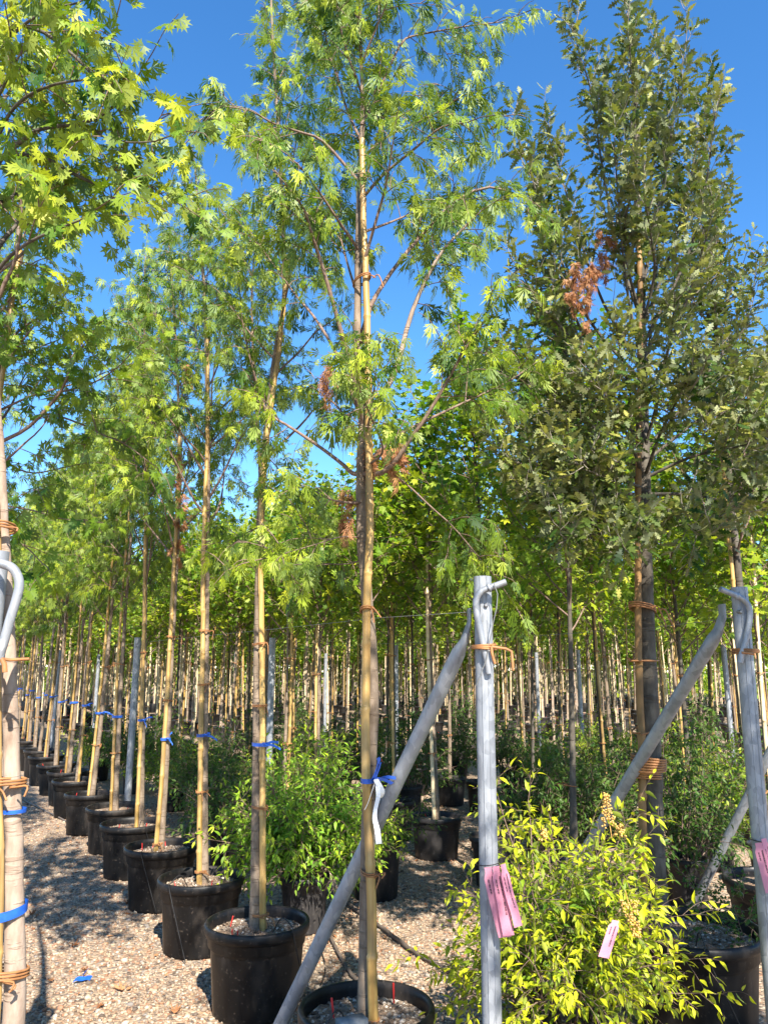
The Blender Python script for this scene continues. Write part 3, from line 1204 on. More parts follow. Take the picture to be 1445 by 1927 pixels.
def steel_post(label, x, y, h, lean=(0, 0), hook=None, hook_r=.0125, ring_at=None, brace=None, tie_z=None, bolt=None, r=.034, seed=0):
    base = np.array([x, y, 0])
    root = thing('steel_post', label, 'steel post', (x, y, 0), 'galvanised posts at the row ends')
    ob('tube', post_tube(x, y, h, r, lean).mesh('tube', [M['galv']], True, base), root)
    if brace is not None:
        ob('brace', brace_tube(*brace).mesh('brace', [M['galv']], True, base), root)
    if hook is not None:
        hb = ob('bent_bar', bend(hook, hook_r).mesh('bent_bar', [M['galv']], True, base), root)
        if ring_at is not None:
            c, ax = ring_at
            mb = MB()
            ax = np.asarray(ax) / np.linalg.norm(ax)
            mb.tube([c - ax * .006, c - ax * .002, c + ax * .002, c + ax * .006], [hook_r * 1.05, hook_r * 1.35, hook_r * 1.35, hook_r * 1.05], 14)
            ob('collar', mb.mesh('collar', [M['galv']], True, base), hb)
    if bolt is not None:
        mb = MB()
        b = np.asarray(bolt)
        mb.tube([b + (0, .02, 0), b + (0, -.004, 0), b + (0, -.008, 0)], [.008, .008, .005], 8)
        ob('bolt', mb.mesh('bolt', [M['steeldark']], True, base), root)
    return root


mid = np.array([.369, 2.94])
hk = PL([(952, 1095), (936, 1101), (918, 1107), (904, 1114), (896, 1128), (896, 1148), (902, 1180), (911, 1222), (917, 1248), (920, 1267)], 2.865, 2.893)
SP_mid = steel_post('sunlit steel post with pink tags and brace, right of the middle tree', mid[0], mid[1], 2.0,
                    hook=hk, ring_at=(P(920, 1106, 2.868), hk[2] - hk[0]), brace=((.327, 2.975, 1.80), (-.52, 3.72, .0)), bolt=P(914, 1139, 2.902), lean=(.004, 0))
steel_mid_tie = thing('rubber_tie', 'orange rubber strip knotted round the sunlit post and its bent bar', 'rubber tie', (mid[0], mid[1], 1.78))
mb = MB()
c0 = P(911, 1219, 2.93)
off = np.array([mid[0], mid[1], 1.78])
for k in range(3):
    mb.tube(loop_pts((mid[0] + .004, 2.925, c0[2] - .004 + .006 * k), .045, .056, 0, .06 * (k - 1), 28), .0042, 6)
ob('loop', mb.mesh('loop', [M['rubber']], True, off), steel_mid_tie)
mb = MB()
mb.tube(PL([(925, 1217), (938, 1219), (952, 1221), (962, 1226), (964, 1245), (965, 1262)], 2.87, 2.86), .0055, 6)
ob('loose_end', mb.mesh('loose_end', [M['rubber']], True, off), steel_mid_tie)
mb = MB()
mb.tube(PL([(924, 1217), (925, 1228), (928, 1240), (931, 1249)], 2.865), .006, 6)
ob('loose_end', mb.mesh('loose_end', [M['rubber']], True, off), steel_mid_tie)

lp = P(-4, 1036, 2.30)
hkl = PL([(-30, 1054), (-10, 1056), (8, 1062), (24, 1069), (34, 1084), (37, 1103), (31, 1130), (20, 1165), (9, 1205), (2, 1228), (-3, 1250)], 2.225, 2.25)
SP_left = steel_post('steel post with a thick bent bar, cut off by the left edge of the photo', lp[0], lp[1], 2.0, hook=hkl, hook_r=.0135, lean=(.0, 0), brace=((lp[0] - .02, lp[1] + .06, 1.8), (lp[0] - .8, lp[1] + .9, 0)))
t_ = thing('rubber_tie', 'orange rubber strip on the post at the left edge, its end sticking out', 'rubber tie', (lp[0], lp[1], 1.75))
off = np.array([lp[0], lp[1], 1.75])
mb = MB()
for k in range(2):
    mb.tube(loop_pts((lp[0], 2.28, P(0, 1242, 2.25)[2] + .007 * k), .048, .060, 0, 0, 28), .0045, 6)
ob('loop', mb.mesh('loop', [M['rubber']], True, off), t_)
mb = MB()
mb.tube(PL([(4, 1240), (20, 1242), (38, 1241), (56, 1240)], 2.23), .0045, 6)
ob('loose_end', mb.mesh('loose_end', [M['rubber']], True, off), t_)
mb = MB()
mb.tube(PL([(4, 1240), (9, 1250), (10, 1265)], 2.225), .008, 6)
ob('loose_end', mb.mesh('loose_end', [M['rubber']], True, off), t_)

rp = P(1383, 1108, 3.33)
hkr = PL([(1354, 1108), (1368, 1114), (1385, 1121), (1399, 1129), (1408, 1142), (1410, 1162), (1405, 1192), (1397, 1222), (1392, 1247)], 3.262, 3.285)
bA, bB = P(1360, 1172, 3.38), P(1208, 1424, 3.93)
foot = bA + (bB - bA) * ((bA[2] - 0.0) / (bA[2] - bB[2]))
SP_right = steel_post('shaded bluish steel post at the right, its brace tied to the oak trunk', rp[0], rp[1], 2.0, hook=hkr, ring_at=(P(1386, 1122, 3.27), hkr[2] - hkr[0]),
                      brace=(bA, foot), bolt=P(1392, 1151, 3.292), lean=(.008, 0))
t_ = thing('rubber_tie', 'orange rubber strip round the shaded post and bar at the right', 'rubber tie', (rp[0], rp[1], 1.75))
off = np.array([rp[0], rp[1], 1.75])
mb = MB()
zz = P(1385, 1228, 3.3)[2]
for k in range(3):
    mb.tube(loop_pts((rp[0] + .014, 3.32, zz + .006 * k), .050, .058, 0, .05 * (1 - k), 28), .0042, 6)
ob('loop', mb.mesh('loop', [M['rubber']], True, off), t_)
mb = MB()
mb.tube(PL([(1395, 1228), (1408, 1229), (1418, 1231)], 3.25), .005, 6)
ob('loose_end', mb.mesh('loose_end', [M['rubber']], True, off), t_)

q = P(1575, 1290, 4.75)
steel_post('steel post outside the frame whose brace slants in at the lower right', q[0], q[1], 2.0, brace=((q[0] - .02, q[1] + .06, 1.8), G(1300, 1712, 0)), r=.034)

# posts standing further back in the rows: foot pixel x, distance
far_posts = [(249, 8.3, 'pale steel post rising behind the pots of the path-side row'), (508, 8.4, 'steel post behind the green shrub, left of the middle tree'),
             (441, 15.6, 'slim bright steel post far back between the second and first potted trees'), (745, 10.9, 'shaded steel post just right of the middle tree, behind the brace'),
             (1372, 10.6, 'bright white steel post seen directly left of the shaded right post'), (104, 13.6, 'steel post far down the path-side row near the left edge'),
             (1012, 15.6, 'thin bright steel post far back, right of the sunlit post'), (181, 17.5, 'small steel post far back beyond the path-side row'),
             (612, 16.5, 'thin steel post far back left of the middle tree'), (1092, 13.5, 'steel post behind the maples left of the oak')]
for k, (px, d, lab) in enumerate(far_posts):
    X = (px - CX) / FPX * d
    Y = (d + CAMZ * SP - 1.0 * SP) / CP
    r_ = thing('steel_post', lab, 'steel post', (X, Y, 0), 'galvanised posts inside the rows')
    o1 = np.array([X, Y, 0])
    ob('tube', post_tube(X, Y, 2.0, .036).mesh('tube', [M['galv']], True, o1), r_)
    mb = MB()
    mb.tube([(X, Y - .02, 1.9), (X, Y - .042, 1.9), (X, Y - .046, 1.9)], [.009, .009, .005], 8)
    ob('bolt', mb.mesh('bolt', [M['steeldark']], True, o1), r_)


def wire(label, pts, name='training_wire'):
    pts = np.asarray(pts, float)
    mb = MB()
    mb.tube(pts, .0011, 5)
    o = ob(name, mb.mesh(name, [M['wire']], True, pts[0]), None, loc=pts[0], label=label, cat='wire', group='wires along the rows')
    return o


e1 = RC(.05, 5.75)
wire('thin wire from the sunlit post back along the path-side row', [(.36, 2.98, 1.87), (-.02, 3.27, 1.865), (-.60, 4.27, 1.87), (-1.65, 6.1, 1.885), (e1[0], e1[1], 1.9)])
e2 = RC(1.64, 10.5)
wire('thin wire from the shaded right post past the oak trunk', [(1.51, 3.36, 1.87), (1.36, 4.0, 1.86), (.6, 5.5, 1.855), (-.15, 6.9, 1.87), (e2[0], e2[1], 1.88)])
mb = MB()
mb.tube(PL([(929, 1098), (936, 1118), (934, 1145), (928, 1170), (925, 1190), (919, 1214), (915, 1240), (902, 1275), (896, 1290)], 2.85, 2.88), .0022, 5)
o_ = P(929, 1098, 2.85)
ob('loose_wire', mb.mesh('loose_wire', [M['wire']], True, o_), None, loc=o_, label='pale loose wire end dangling from the bar on the sunlit post', cat='wire')

# ------------------------------------------------------------------ the middle tree (cut-leaved maple)
TB = O0.copy()
Yc = 3.22


def lift(px, dy, Y, start_frac=0):
    """limb in pixels; distance runs from Y to Y+dy"""
    return PL(px, Y, Y + dy)


root0 = thing('potted_maple', 'tall cut-leaved maple in the middle, tied to a thick bamboo cane with a white label', 'potted tree', TB, 'cut-leaved maples along the path')
add_pot(root0, .25, .41, 'pot', 11, drips=0)
for k, (px, py) in enumerate([(628, 1900), (741, 1872)]):
    a = G(px, py + 16, .37) - TB
    b = P(px - 4 + 3 * k, py - 22, a[1] + TB[1]) - TB
    mb = MB()
    mb.tube([a, (a + b) / 2, b], [.003, .0045, .0045], 6)
    ob('drip_stake', mb.mesh('drip_stake', [M['red']], False), root0)
tr = PL([(689, 1935), (690, 1700), (694, 1500), (701, 1300), (690, 1120), (680, 1000), (679, 900), (682, 800), (679, 700), (672, 660), (673, 550), (674, 457), (675, 400), (676, 332), (680, 257), (682, 178), (679, 100), (677, 41), (678, -60), (682, -200)], Yc, Yc)
tr[:, 1] += .03
tr[0, 2] = .34
ob('trunk', trunk_mesh(tr, .030, .006, 1, TB, n=70), root0)
st = PL([(702, 1935), (699, 1700), (694, 1560), (688, 1400), (690, 1150), (696, 1000), (694, 800), (692, 640), (687, 500), (683, 380), (682, 262)], Yc - .035, Yc - .02)
st[0, 2] = .33
stk = ob('bamboo_stake', bamboo_mesh(st, .0178, 5, 14, .30, TB), root0)

limbs0 = [
    ([(678, 645), (690, 600), (705, 560), (753, 490), (815, 419), (869, 370), (925, 352), (972, 368)], .25, .013, .35),
    ([(683, 830), (710, 760), (745, 697), (770, 602), (799, 531), (832, 473), (886, 415)], -.25, .015, .55),
    ([(677, 765), (657, 677), (635, 600), (612, 519), (587, 440), (572, 394), (537, 345)], -.35, .012, .55),
    ([(680, 790), (643, 685), (595, 602), (554, 552), (479, 448)], .45, .010, .5),
    ([(680, 893), (662, 890), (644, 873), (599, 839), (545, 803), (509, 780), (480, 735)], .10, .011, .5),
    ([(684, 892), (705, 892), (723, 887), (748, 863), (775, 821), (796, 794), (841, 718), (876, 655), (914, 600)], -.30, .013, .45),
    ([(692, 870), (748, 820), (796, 794), (855, 766), (950, 721), (990, 695)], .30, .009, .5),
    ([(686, 905), (723, 887), (761, 908), (813, 956), (855, 994), (910, 1060), (936, 1092)], .10, .0055, .45),
    ([(680, 946), (655, 946), (630, 942), (610, 935)], -.2, .007, .5),
    ([(679, 1012), (655, 1010), (633, 1012), (592, 1025), (519, 1046)], -.25, .004, .3),
    ([(682, 1055), (640, 1062), (575, 1057)], .25, .004, .3),
    ([(681, 800), (676, 760), (672, 730), (675, 680), (670, 640)], -.3, .007, .4),
    ([(684, 830), (695, 790), (703, 740), (708, 690)], -.3, .007, .4),
    ([(676, 520), (690, 475), (712, 400), (724, 357), (732, 315), (740, 265)], -.3, .009, .45),
    ([(676, 400), (690, 330), (707, 270), (720, 208), (722, 150)], .2, .008, .4),
    ([(681, 235), (705, 190), (728, 137), (757, 79), (786, 66), (873, 50), (937, 42)], .15, .008, .35),
    ([(677, 345), (640, 300), (603, 262), (566, 249), (516, 233), (470, 208), (420, 200)], -.15, .008, .4),
    ([(680, 265), (665, 235), (649, 195), (637, 154), (616, 83), (608, 20)], .3, .008, .3),
    ([(678, 310), (700, 280), (740, 250), (815, 215), (870, 180), (908, 168)], .35, .008, .35),
    ([(676, 380), (720, 330), (780, 280), (830, 240), (880, 230)], -.35, .008, .35),
    ([(675, 470), (640, 420), (600, 360), (570, 320), (540, 290)], -.4, .007, .35),
    ([(682, 180), (660, 120), (640, 50), (630, -20)], -.3, .006, .25),
    ([(680, 120), (705, 60), (730, 0), (745, -60)], -.2, .006, .25),
    ([(678, 40), (650, 0), (600, -30), (550, -50)], .2, .006, .2),
    ([(674, 560), (655, 500), (640, 440), (634, 380)], .5, .007, .3),
    ([(675, 440), (730, 420), (780, 400), (840, 380)], .5, .007, .3),
    ([(683, 860), (660, 800), (630, 760), (590, 730)], .55, .007, .4),
    ([(685, 880), (720, 850), (700, 790), (680, 740)], -.55, .006, .4),
]
cr = Crown('lac', 21, dens=1.95, tipgain=1.35)
cr.sp['ln'] = (.15, .40)
for px, dy, r0, t0 in limbs0:
    p = smoothline(lift(px, dy, Yc + .02), 14)
    ob('limb', limb_mesh(p, r0, r0 * .35, TB, mat='barkpale' if r0 > .014 else 'twig'), root0)
    cr.sprout(p, min(.6, t0 + .10))
cr.sprout(smoothline(tr[8:], 30), .45, 1.0, .8)
cr.grow()
mb = MB()
cr.twig_mesh(mb, .0030)
ob('twigs', mb.mesh('twigs', [M['twig']], True, TB), root0, kind='stuff')
cr.L.build('crown', M['lac'], root0, 'lac', TB, nsep=280)
for k, (py, dz) in enumerate([(1152, 0), (1645, 0), (1920, 0), (530, 0)]):
    a = P(694, py, Yc)
    i_ = np.argmin(abs(tr[:, 2] - a[2]))
    ta = np.array([np.interp(a[2], tr[:, 2], tr[:, 0]), Yc + .03, a[2]])
    sa_ = np.array([np.interp(a[2], st[:, 2], st[:, 0]), Yc - .03, a[2]])
    ob('tie', tie_mesh(ta, sa_, .025, .022, 30 + k, TB, 2.0, .0034, .08 if k != 1 else .05), root0)
a = P(694, 1467, Yc)
ta = np.array([np.interp(a[2], tr[:, 2], tr[:, 0]), Yc + .03, a[2]])
sa_ = np.array([np.interp(a[2], st[:, 2], st[:, 0]), Yc - .03, a[2]])
rib = ob('ribbon', band_mesh(ta, sa_, .027, .022, TB, .018, 3), root0)
for pts in ([(702, 1464), (708, 1450), (713, 1432), (711, 1426)], [(705, 1464), (718, 1466), (730, 1470), (738, 1475)], [(706, 1464), (712, 1448), (715, 1436)]):
    pl = smoothline(PL(pts, Yc - .07), 8)
    mb = MB()
    wv = np.array([.006, 0, .004])
    mb.add(np.vstack([pl - wv, pl + wv]), [(k, k + 1, 9 + k, 8 + k) for k in range(7)])
    ob('ribbon_tail', mb.mesh('ribbon_tail', [M['ribbon']], True, TB), rib)


def dead_bunch(paths, Y, seed, parent, off, r=.06, dens=1.0, ls=1.0):
    c = Crown('dead', seed, leaf_scale=ls * .85, dens=dens * .95)
    for px in paths:
        c.sprout(smoothline(PL(px, Y, Y), 8), 0.0, 1.0, 1.0)
    c.grow()
    c.L.build('dead_leaves', M['dead'], parent, 'broad' if ls > .8 else 'lac_lo', off, part='dead_leaves')


dead_bunch([[(690, 830), (720, 860), (735, 880)], [(752, 825), (756, 850)], [(664, 905), (656, 940), (655, 985)]], Yc - .02, 5, root0, TB, ls=.75)
dead_bunch([[(622, 672), (616, 690), (617, 725)]], Yc, 6, root0, TB, ls=.7)

# white label on the ribbon
lab = thing('plant_label', 'crumpled white paper label hanging from the blue ribbon on the middle tree', 'plant label', P(708, 1468, Yc - .075))


def strip(pts, w, off, name, mat, parent, wdir=(1, 0, 0), uv=True, shape=None):
    p = np.asarray(pts)
    n = len(p)
    wd = np.asarray(wdir, float)
    wd = wd / np.linalg.norm(wd)
    ww = np.full(n, w / 2) if shape is None else np.asarray(shape) * w / 2
    V = np.vstack([p - wd * ww[:, None], p + wd * ww[:, None]])
    me = mk_mesh(name, V - off, [[(k, n + k, n + k + 1, k + 1) for k in range(n - 1)]], [mat], True)
    ul = me.uv_layers.new(name='UVMap')
    vi = np.zeros(len(me.loops), dtype=np.int32)
    me.loops.foreach_get('vertex_index', vi)
    u = (vi >= n).astype(float)
    v = 1 - (vi % n) / (n - 1)
    ul.data.foreach_set('uv', np.stack([u, v], -1).astype(np.float32).ravel())
    return ob(name, me, parent)


lo = np.array(lab.location)
strip(smoothline(PL([(706, 1466), (710, 1480), (712, 1498), (707, 1520), (705, 1540), (710, 1562), (713, 1588)], Yc - .08, Yc - .075), 16), .021, lo, 'slip', M['white'], lab, (1, .25, .05), shape=np.interp(np.linspace(0, 1, 16), [0, .3, .5, 1], [.5, .9, .75, 1.1]))
strip(smoothline(PL([(707, 1467), (714, 1478), (720, 1492), (716, 1502)], Yc - .09, Yc - .05), 10), .022, lo, 'slip', M['white'], lab, (.8, .5, .3))
strip(smoothline(PL([(706, 1470), (699, 1492), (692, 1512), (686, 1524)], Yc - .08), 10), .004, lo, 'string', M['white'], lab, (.8, .5, .3))

# grey block lying in the middle pot
bp = P(662, 1921, 3.08)
mb = MB()
mb.box((0, 0, 0), .105, .055, .05, .45)
bl = ob('concrete_block', mb.mesh('concrete_block', [M['block']], False), None, loc=(bp[0], bp[1], .395), label='small grey concrete block lying in the pot of the middle tree', cat='block')

# ------------------------------------------------------------------ the path-side row behind it
def row_base(s, n=0.0):
    return RC(n, s)


def staked(root, tr, st_pts, r0, r1, B, seed, bark_='bark', stake_r=.016, knots=True, ntrunk=60, sides=12):
    ob('trunk', trunk_mesh(tr, r0, r1, seed, B, sides, ntrunk, bark_), root)
    ob('bamboo_stake', bamboo_mesh(st_pts, stake_r, seed + 3, 12, .30, B), root)


def ties_on(root, tr, st_pts, zs, r, B, seed, ribz=None):
    for k, z in enumerate(zs):
        ta = np.array([np.interp(z, tr[:, 2], tr[:, 0]), np.interp(z, tr[:, 2], tr[:, 1]), z])
        sb = np.array([np.interp(z, st_pts[:, 2], st_pts[:, 0]), np.interp(z, st_pts[:, 2], st_pts[:, 1]), z])
        ob('tie', tie_mesh(ta, sb, r, .016, seed * 5 + k, B, 2.0, .0028, .06), root)
    if ribz:
        z = ribz
        ta = np.array([np.interp(z, tr[:, 2], tr[:, 0]), np.interp(z, tr[:, 2], tr[:, 1]), z])
        sb = np.array([np.interp(z, st_pts[:, 2], st_pts[:, 0]), np.interp(z, st_pts[:, 2], st_pts[:, 1]), z])
        ob('ribbon', band_mesh(ta, sb, r, .017, B, .018, seed), root)


def rowtree(s, label, trpx, stpx, r0, seed, zb, zt, nl, Lmax, potR=.255, potH=.41, ex=(), nsep=0, ribpy=None, tp='lac', tipgain=1.0, tiepy=(), dens=1.0, dead=None, r1=.006):
    B = row_base(s)
    Y = B[1]
    root = thing('potted_maple', label, 'potted tree', B, 'cut-leaved maples along the path')
    add_pot(root, potR, potH, 'pot', seed, drips=3 if s < 5 else 2)
    tr = PL(trpx, Y, Y)
    tr[0, 2] = potH * .84
    st = PL(stpx, Y - .035, Y - .03)
    st[0, 2] = potH * .82
    staked(root, tr, st, r0, r1, B, seed)
    zs = [P(0, y, Y)[2] for y in tiepy]
    ties_on(root, tr, st, zs, r0, B, seed, P(0, ribpy, Y)[2] if ribpy else None)
    rg = np.random.default_rng(seed)
    cr = Crown('lac', seed, tipgain=tipgain * 1.2, dens=dens * 1.45)
    ts = smoothline(tr, 60)
    mb = MB()
    for p, f in auto_limbs(ts, zb, zt, nl, Lmax, rg, (30, 58), up=.06):
        q = smoothline(p, 12)
        rr = .009 * (1 - .6 * f)
        mb.tube(q, np.linspace(rr, rr * .35, 12), 7)
        cr.sprout(q, .55)
    for px, dy, rr, t0 in ex:
        q = smoothline(PL(px, Y, Y + dy), 14)
        mb.tube(q, np.linspace(rr, rr * .35, 14), 8)
        cr.sprout(q, t0)
    cr.sprout(smoothline(ts[40:], 20), .2, 1, .7)
    cr.grow()
    cr.twig_mesh(mb, .0028)
    ob('branches', mb.mesh('branches', [M['twig']], True, B), root, kind='stuff')
    cr.L.build('crown', M['lac'], root, tp, B, nsep=nsep)
    if dead:
        dead_bunch(dead, Y, seed + 9, root, B, ls=.75)
    return root


rowtree(1.167, 'first cut-leaved maple behind the middle one, large black pot with red drip stakes',
        [(483, 1728), (484, 1500), (486, 1200), (492, 950), (503, 800), (520, 660), (535, 560), (533, 420), (524, 250), (514, 80), (508, -40)],
        [(496, 1728), (494, 1500), (493, 1250), (491, 1000), (500, 850), (522, 680), (536, 560), (540, 480)],
        .030, 101, 2.75, 5.4, 17, .75, nsep=60,
        ex=[([(495, 945), (505, 935), (526, 932), (564, 934), (588, 953)], .2, .008, .3), ([(492, 960), (488, 850), (478, 700), (474, 560), (480, 460)], .3, .012, .3),
            ([(588, 953), (562, 930), (540, 900), (515, 872), (502, 856)], -.2, .006, .3), ([(492, 990), (470, 1000), (440, 1015)], -.2, .006, .3)],
        ribpy=1400, tiepy=(1215, 1330, 1520, 1722))
rowtree(2.14, 'second cut-leaved maple behind the middle one, blue ribbon at chest height',
        [(384, 1652), (385, 1400), (388, 1200), (391, 1000), (391, 820), (388, 640), (382, 500), (374, 400), (368, 320)],
        [(376, 1652), (378, 1400), (382, 1200), (384, 1000), (390, 850), (392, 700), (391, 640)],
        .027, 102, 2.55, 4.7, 22, .85, nsep=20,
        ex=[([(391, 840), (405, 825), (430, 790), (455, 745)], .2, .009, .4), ([(390, 900), (360, 850), (330, 790), (320, 760)], -.2, .008, .4)],
        ribpy=1383, tiepy=(1190, 1290, 1490, 1640), dead=[[(345, 840), (340, 870)], [(330, 900), (345, 935)], [(355, 680), (352, 720)]])
rowtree(3.13, 'third cut-leaved maple behind the middle one, its trunk leaning to the right',
        [(302, 1592), (312, 1450), (322, 1250), (330, 1100), (336, 980), (340, 850), (334, 700), (326, 560), (318, 450)],
        [(294, 1592), (306, 1450), (318, 1250), (326, 1100), (334, 950), (338, 820)],
        .027, 103, 2.4, 4.9, 22, .85, tp='lac_lo', ribpy=1390, tiepy=(1200, 1320, 1588), dead=[[(335, 1000), (335, 1040)], [(338, 985), (350, 975)]])
rowtree(4.10, 'fourth cut-leaved maple behind the middle one, beside the pale steel post',
        [(266, 1550), (268, 1400), (272, 1200), (276, 1000), (278, 850), (276, 700), (272, 580), (274, 480)],
        [(258, 1550), (264, 1400), (271, 1200), (274, 1000), (276, 850)],
        .026, 104, 2.3, 5.1, 22, .85, tp='lac_lo', ribpy=1355, tiepy=(1230,))


# ------------------------------------------------------------------ generic potted trees, copied down the rows
def proto(name, kind, H, zb, nl, Lmax, seed, leafmat, tp, ls=1.0, dens=1.0, barkm='bark', potm='pot', R=.2, PH=.36, r0=.024, tipgain=1.0, cat='potted tree', ribbon=False, el=(30, 58), prof=None, fine=False, sides=8, stake='bamboo'):
    root = thing(name, '', cat, (0, 0, -50))
    add_pot(root, R, PH, potm, seed, fine, drips=1, feed=fine)
    rg = np.random.default_rng(seed)
    lean = rg.normal(0, .012, 2)
    z = np.linspace(PH * .84, H, 12)
    tr = np.stack([lean[0] * z + .015 * np.sin(z * 1.3 + seed), lean[1] * z + .015 * np.cos(z * 1.1 + seed), z], -1)
    off = np.zeros(3)
    mb = MB()
    ob('trunk', trunk_mesh(tr, r0, .005, seed, off, sides, 34, barkm), root)
    zs = np.linspace(PH * .8, min(H * .72, 3.5), 6)
    a = rg.uniform(0, 6.28)
    so = r0 + .014
    st = np.stack([np.interp(zs, z, tr[:, 0]) + so * math.cos(a), np.interp(zs, z, tr[:, 1]) + so * math.sin(a), zs], -1)
    if stake:
        sm = bamboo_mesh(st, .0145, seed, 7, .30)
        sm.materials[0] = M[stake]
        ob('bamboo_stake', sm, root)
    for k, zt_ in enumerate((.9, 1.75)):
        ta = np.array([np.interp(zt_, z, tr[:, 0]), np.interp(zt_, z, tr[:, 1]), zt_])
        sb = np.array([np.interp(zt_, zs, st[:, 0]), np.interp(zt_, zs, st[:, 1]), zt_])
        ob('tie', tie_mesh(ta, sb, r0, .015, seed + k, off, 1.0, .004, .05), root)
    if ribbon:
        ta = np.array([np.interp(1.25, z, tr[:, 0]), np.interp(1.25, z, tr[:, 1]), 1.25])
        sb = np.array([np.interp(1.25, zs, st[:, 0]), np.interp(1.25, zs, st[:, 1]), 1.25])
        ob('ribbon', band_mesh(ta, sb, r0, .015, off, .022, seed), root)
    cr = Crown(kind, seed, leaf_scale=ls, tipgain=tipgain, dens=dens)
    for p, f in auto_limbs(tr, zb, H * .96, nl, Lmax, rg, el, prof):
        q = smoothline(p, 8)
        rr = .008 * (1 - .6 * f)
        mb.tube(q, np.linspace(rr, rr * .35, 8), 5, cap=False)
        cr.sprout(q, .25)
    cr.sprout(tr[7:], .2, 1, .7)
    cr.grow()
    cr.twig_mesh(mb, .0028)
    ob('branches', mb.mesh('branches', [M['twig']], True), root, kind='stuff')
    cr.L.build('crown', leafmat, root, tp, off)
    return root


def place(pr, loc, rz, label, group, name=None, sc_=(1, 1, 1)):
    c = copy_tree(pr)
    c.location = loc
    c.rotation_euler = (rg.normal(0, .011), rg.normal(0, .011), rz)
    c.scale = sc_
    c['label'] = label
    c['group'] = group
    return c


def drop(o):
    for ch in list(o.children):
        drop(ch)
    bpy.data.objects.remove(o)


ORD = ['first', 'second', 'third', 'fourth', 'fifth', 'sixth', 'seventh', 'eighth', 'ninth', 'tenth', 'eleventh', 'twelfth', 'thirteenth', 'fourteenth', 'fifteenth', 'sixteenth', 'seventeenth', 'eighteenth', 'nineteenth', 'twentieth']
rg = np.random.default_rng(17)
colprof = lambda f: (.78 + .34 * math.sin(math.pi * min(1, f * 1.15 + .12))) * (1 - .38 * f)
lacs = [proto('potted_maple', 'lac', H, 2.15, 24, .80, 200 + k, M['lac'], 'lac_lo', 1.0, 1.3, 'bark', 'pot', .25, .41, .026, 1.15, ribbon=True, prof=colprof) for k, H in enumerate((4.9, 5.2, 4.7, 5.05))]
maps = [proto('slim_maple', 'maple', H, zb_ - .1, 28, .80, 300 + k, M['maple'], 'maple', 1.08, 1.3, 'bark' if k % 2 else 'barkdark', ('pot', 'potgrey')[k % 2], .20, .36, .022 + .003 * (k % 2), 1.0 + .3 * (k % 3 == 0), prof=colprof, stake=('bamboo', 'cane')[k % 2]) for k, (H, zb_) in enumerate(((4.2, 2.0), (4.5, 2.0), (3.9, 1.95), (4.35, 2.05), (4.1, 2.0)))]
maplow = [proto('slim_maple', 'maple', H, 1.95, 19, .68, 350 + k, M['maple'], 'maple', 1.0, 1.25, 'bark' if k % 2 else 'barkdark', ('pot', 'potgrey')[k % 2], .20, .36, .020, 1.2, prof=colprof, stake=('cane', 'bamboo', 'cane')[k]) for k, H in enumerate((3.35, 3.15, 3.5))]
mapbare = proto('slim_maple', 'maple', 4.7, 2.0, 30, .86, 360, M['maple'], 'maple', 1.1, 1.3, 'barkdark', 'potgrey', .21, .37, .027, 1.0, prof=colprof, stake=None)
maplo = [proto('slim_maple', 'maple', H, 2.05, 19, .66, 400 + k, M['maple'], 'diamond', 1.5, 1.0, ('bark', 'barkpale', 'bark')[k], ('pot', 'potgrey')[k % 2], .20, .36, .023, 1.25, prof=colprof, sides=6, stake=('cane', 'cane', 'bamboo')[k]) for k, H in enumerate((4.5, 4.8, 4.3))]

# path-side row onward
for k in range(19):
    s = 5.08 + .97 * k
    p = row_base(s) + np.append(rg.normal(0, .03, 2), 0)
    place(lacs[k % 4], p, rg.uniform(0, 6.28), ORD[k + 4] + ' cut-leaved maple behind the middle one along the gravel path' if k < 16 else 'cut-leaved maple at the far end of the path-side row',
          'cut-leaved maples along the path', sc_=(1, 1, rg.uniform(.93, 1.04)))

# rows of slim maples further right and behind
rows = [(1.64, 3.15, .9, 'row behind the green shrub'), (2.5, 1.45, .88, 'row left of the oak'), (4.2, 1.2, .86, 'row behind the oak'), (6.0, 1.0, .86, 'second row behind the oak'),
        (7.8, 1.0, .86, 'third row behind the oak')] + [(9.7 + 1.9 * k, .5, .88, (ORD[k + 3] + ' row behind the oak') if k < 5 else None) for k in range(12)]
count = 0
far_list = []
for n_, s0, ds, rn in rows:
    s = s0
    rank = 0
    while s < 44:
        p = RC(n_, s) + np.append(rg.normal(0, .05, 2), 0)
        u, v, d = proj(np.array([p[0], p[1], 1.2]))
        s += ds * rg.uniform(.9, 1.15) * (1.0 if rng.uniform() > .08 else 1.8)
        if d < 4.5 or u < -10 or u > 1520 or d > 48:
            continue
        if d > 30 or count >= 270:
            far_list.append(p)
            continue
        count += 1
        near = d < 13
        pr = maps[int(rg.integers(5))] if near else maplo[int(rg.integers(3))]
        if n_ < 2 and d < 16:
            pr = maplow[int(rg.integers(3))]
        elif n_ == 2.5 and rank < 2:
            pr = mapbare
        elif n_ == 2.5 and d < 12:
            pr = maps[2] if rank % 2 else maps[3]
        if d < 19 and rn and rank < 20:
            lab_ = ORD[rank] + ' slim potted maple from the front in the ' + rn
        else:
            gap = ['left of the first path-side trunk', 'between the first path-side trunk and the middle tree', 'between the middle tree and the sunlit post',
                   'between the sunlit post and the oak trunk', 'between the oak trunk and the shaded post', 'right of the shaded post'][int(np.searchsorted([486, 690, 905, 1215, 1385], u))]
            lab_ = ('slim staked maple in the far rows, ' if d < 23 else 'thin trunk in the farthest rows, ') + gap
        place(pr, p, rg.uniform(0, 6.28), lab_, 'slim maples in the rows behind', sc_=(rg.uniform(.82, 1.22),) * 2 + (rg.uniform(.90, 1.07),))
        rank += 1

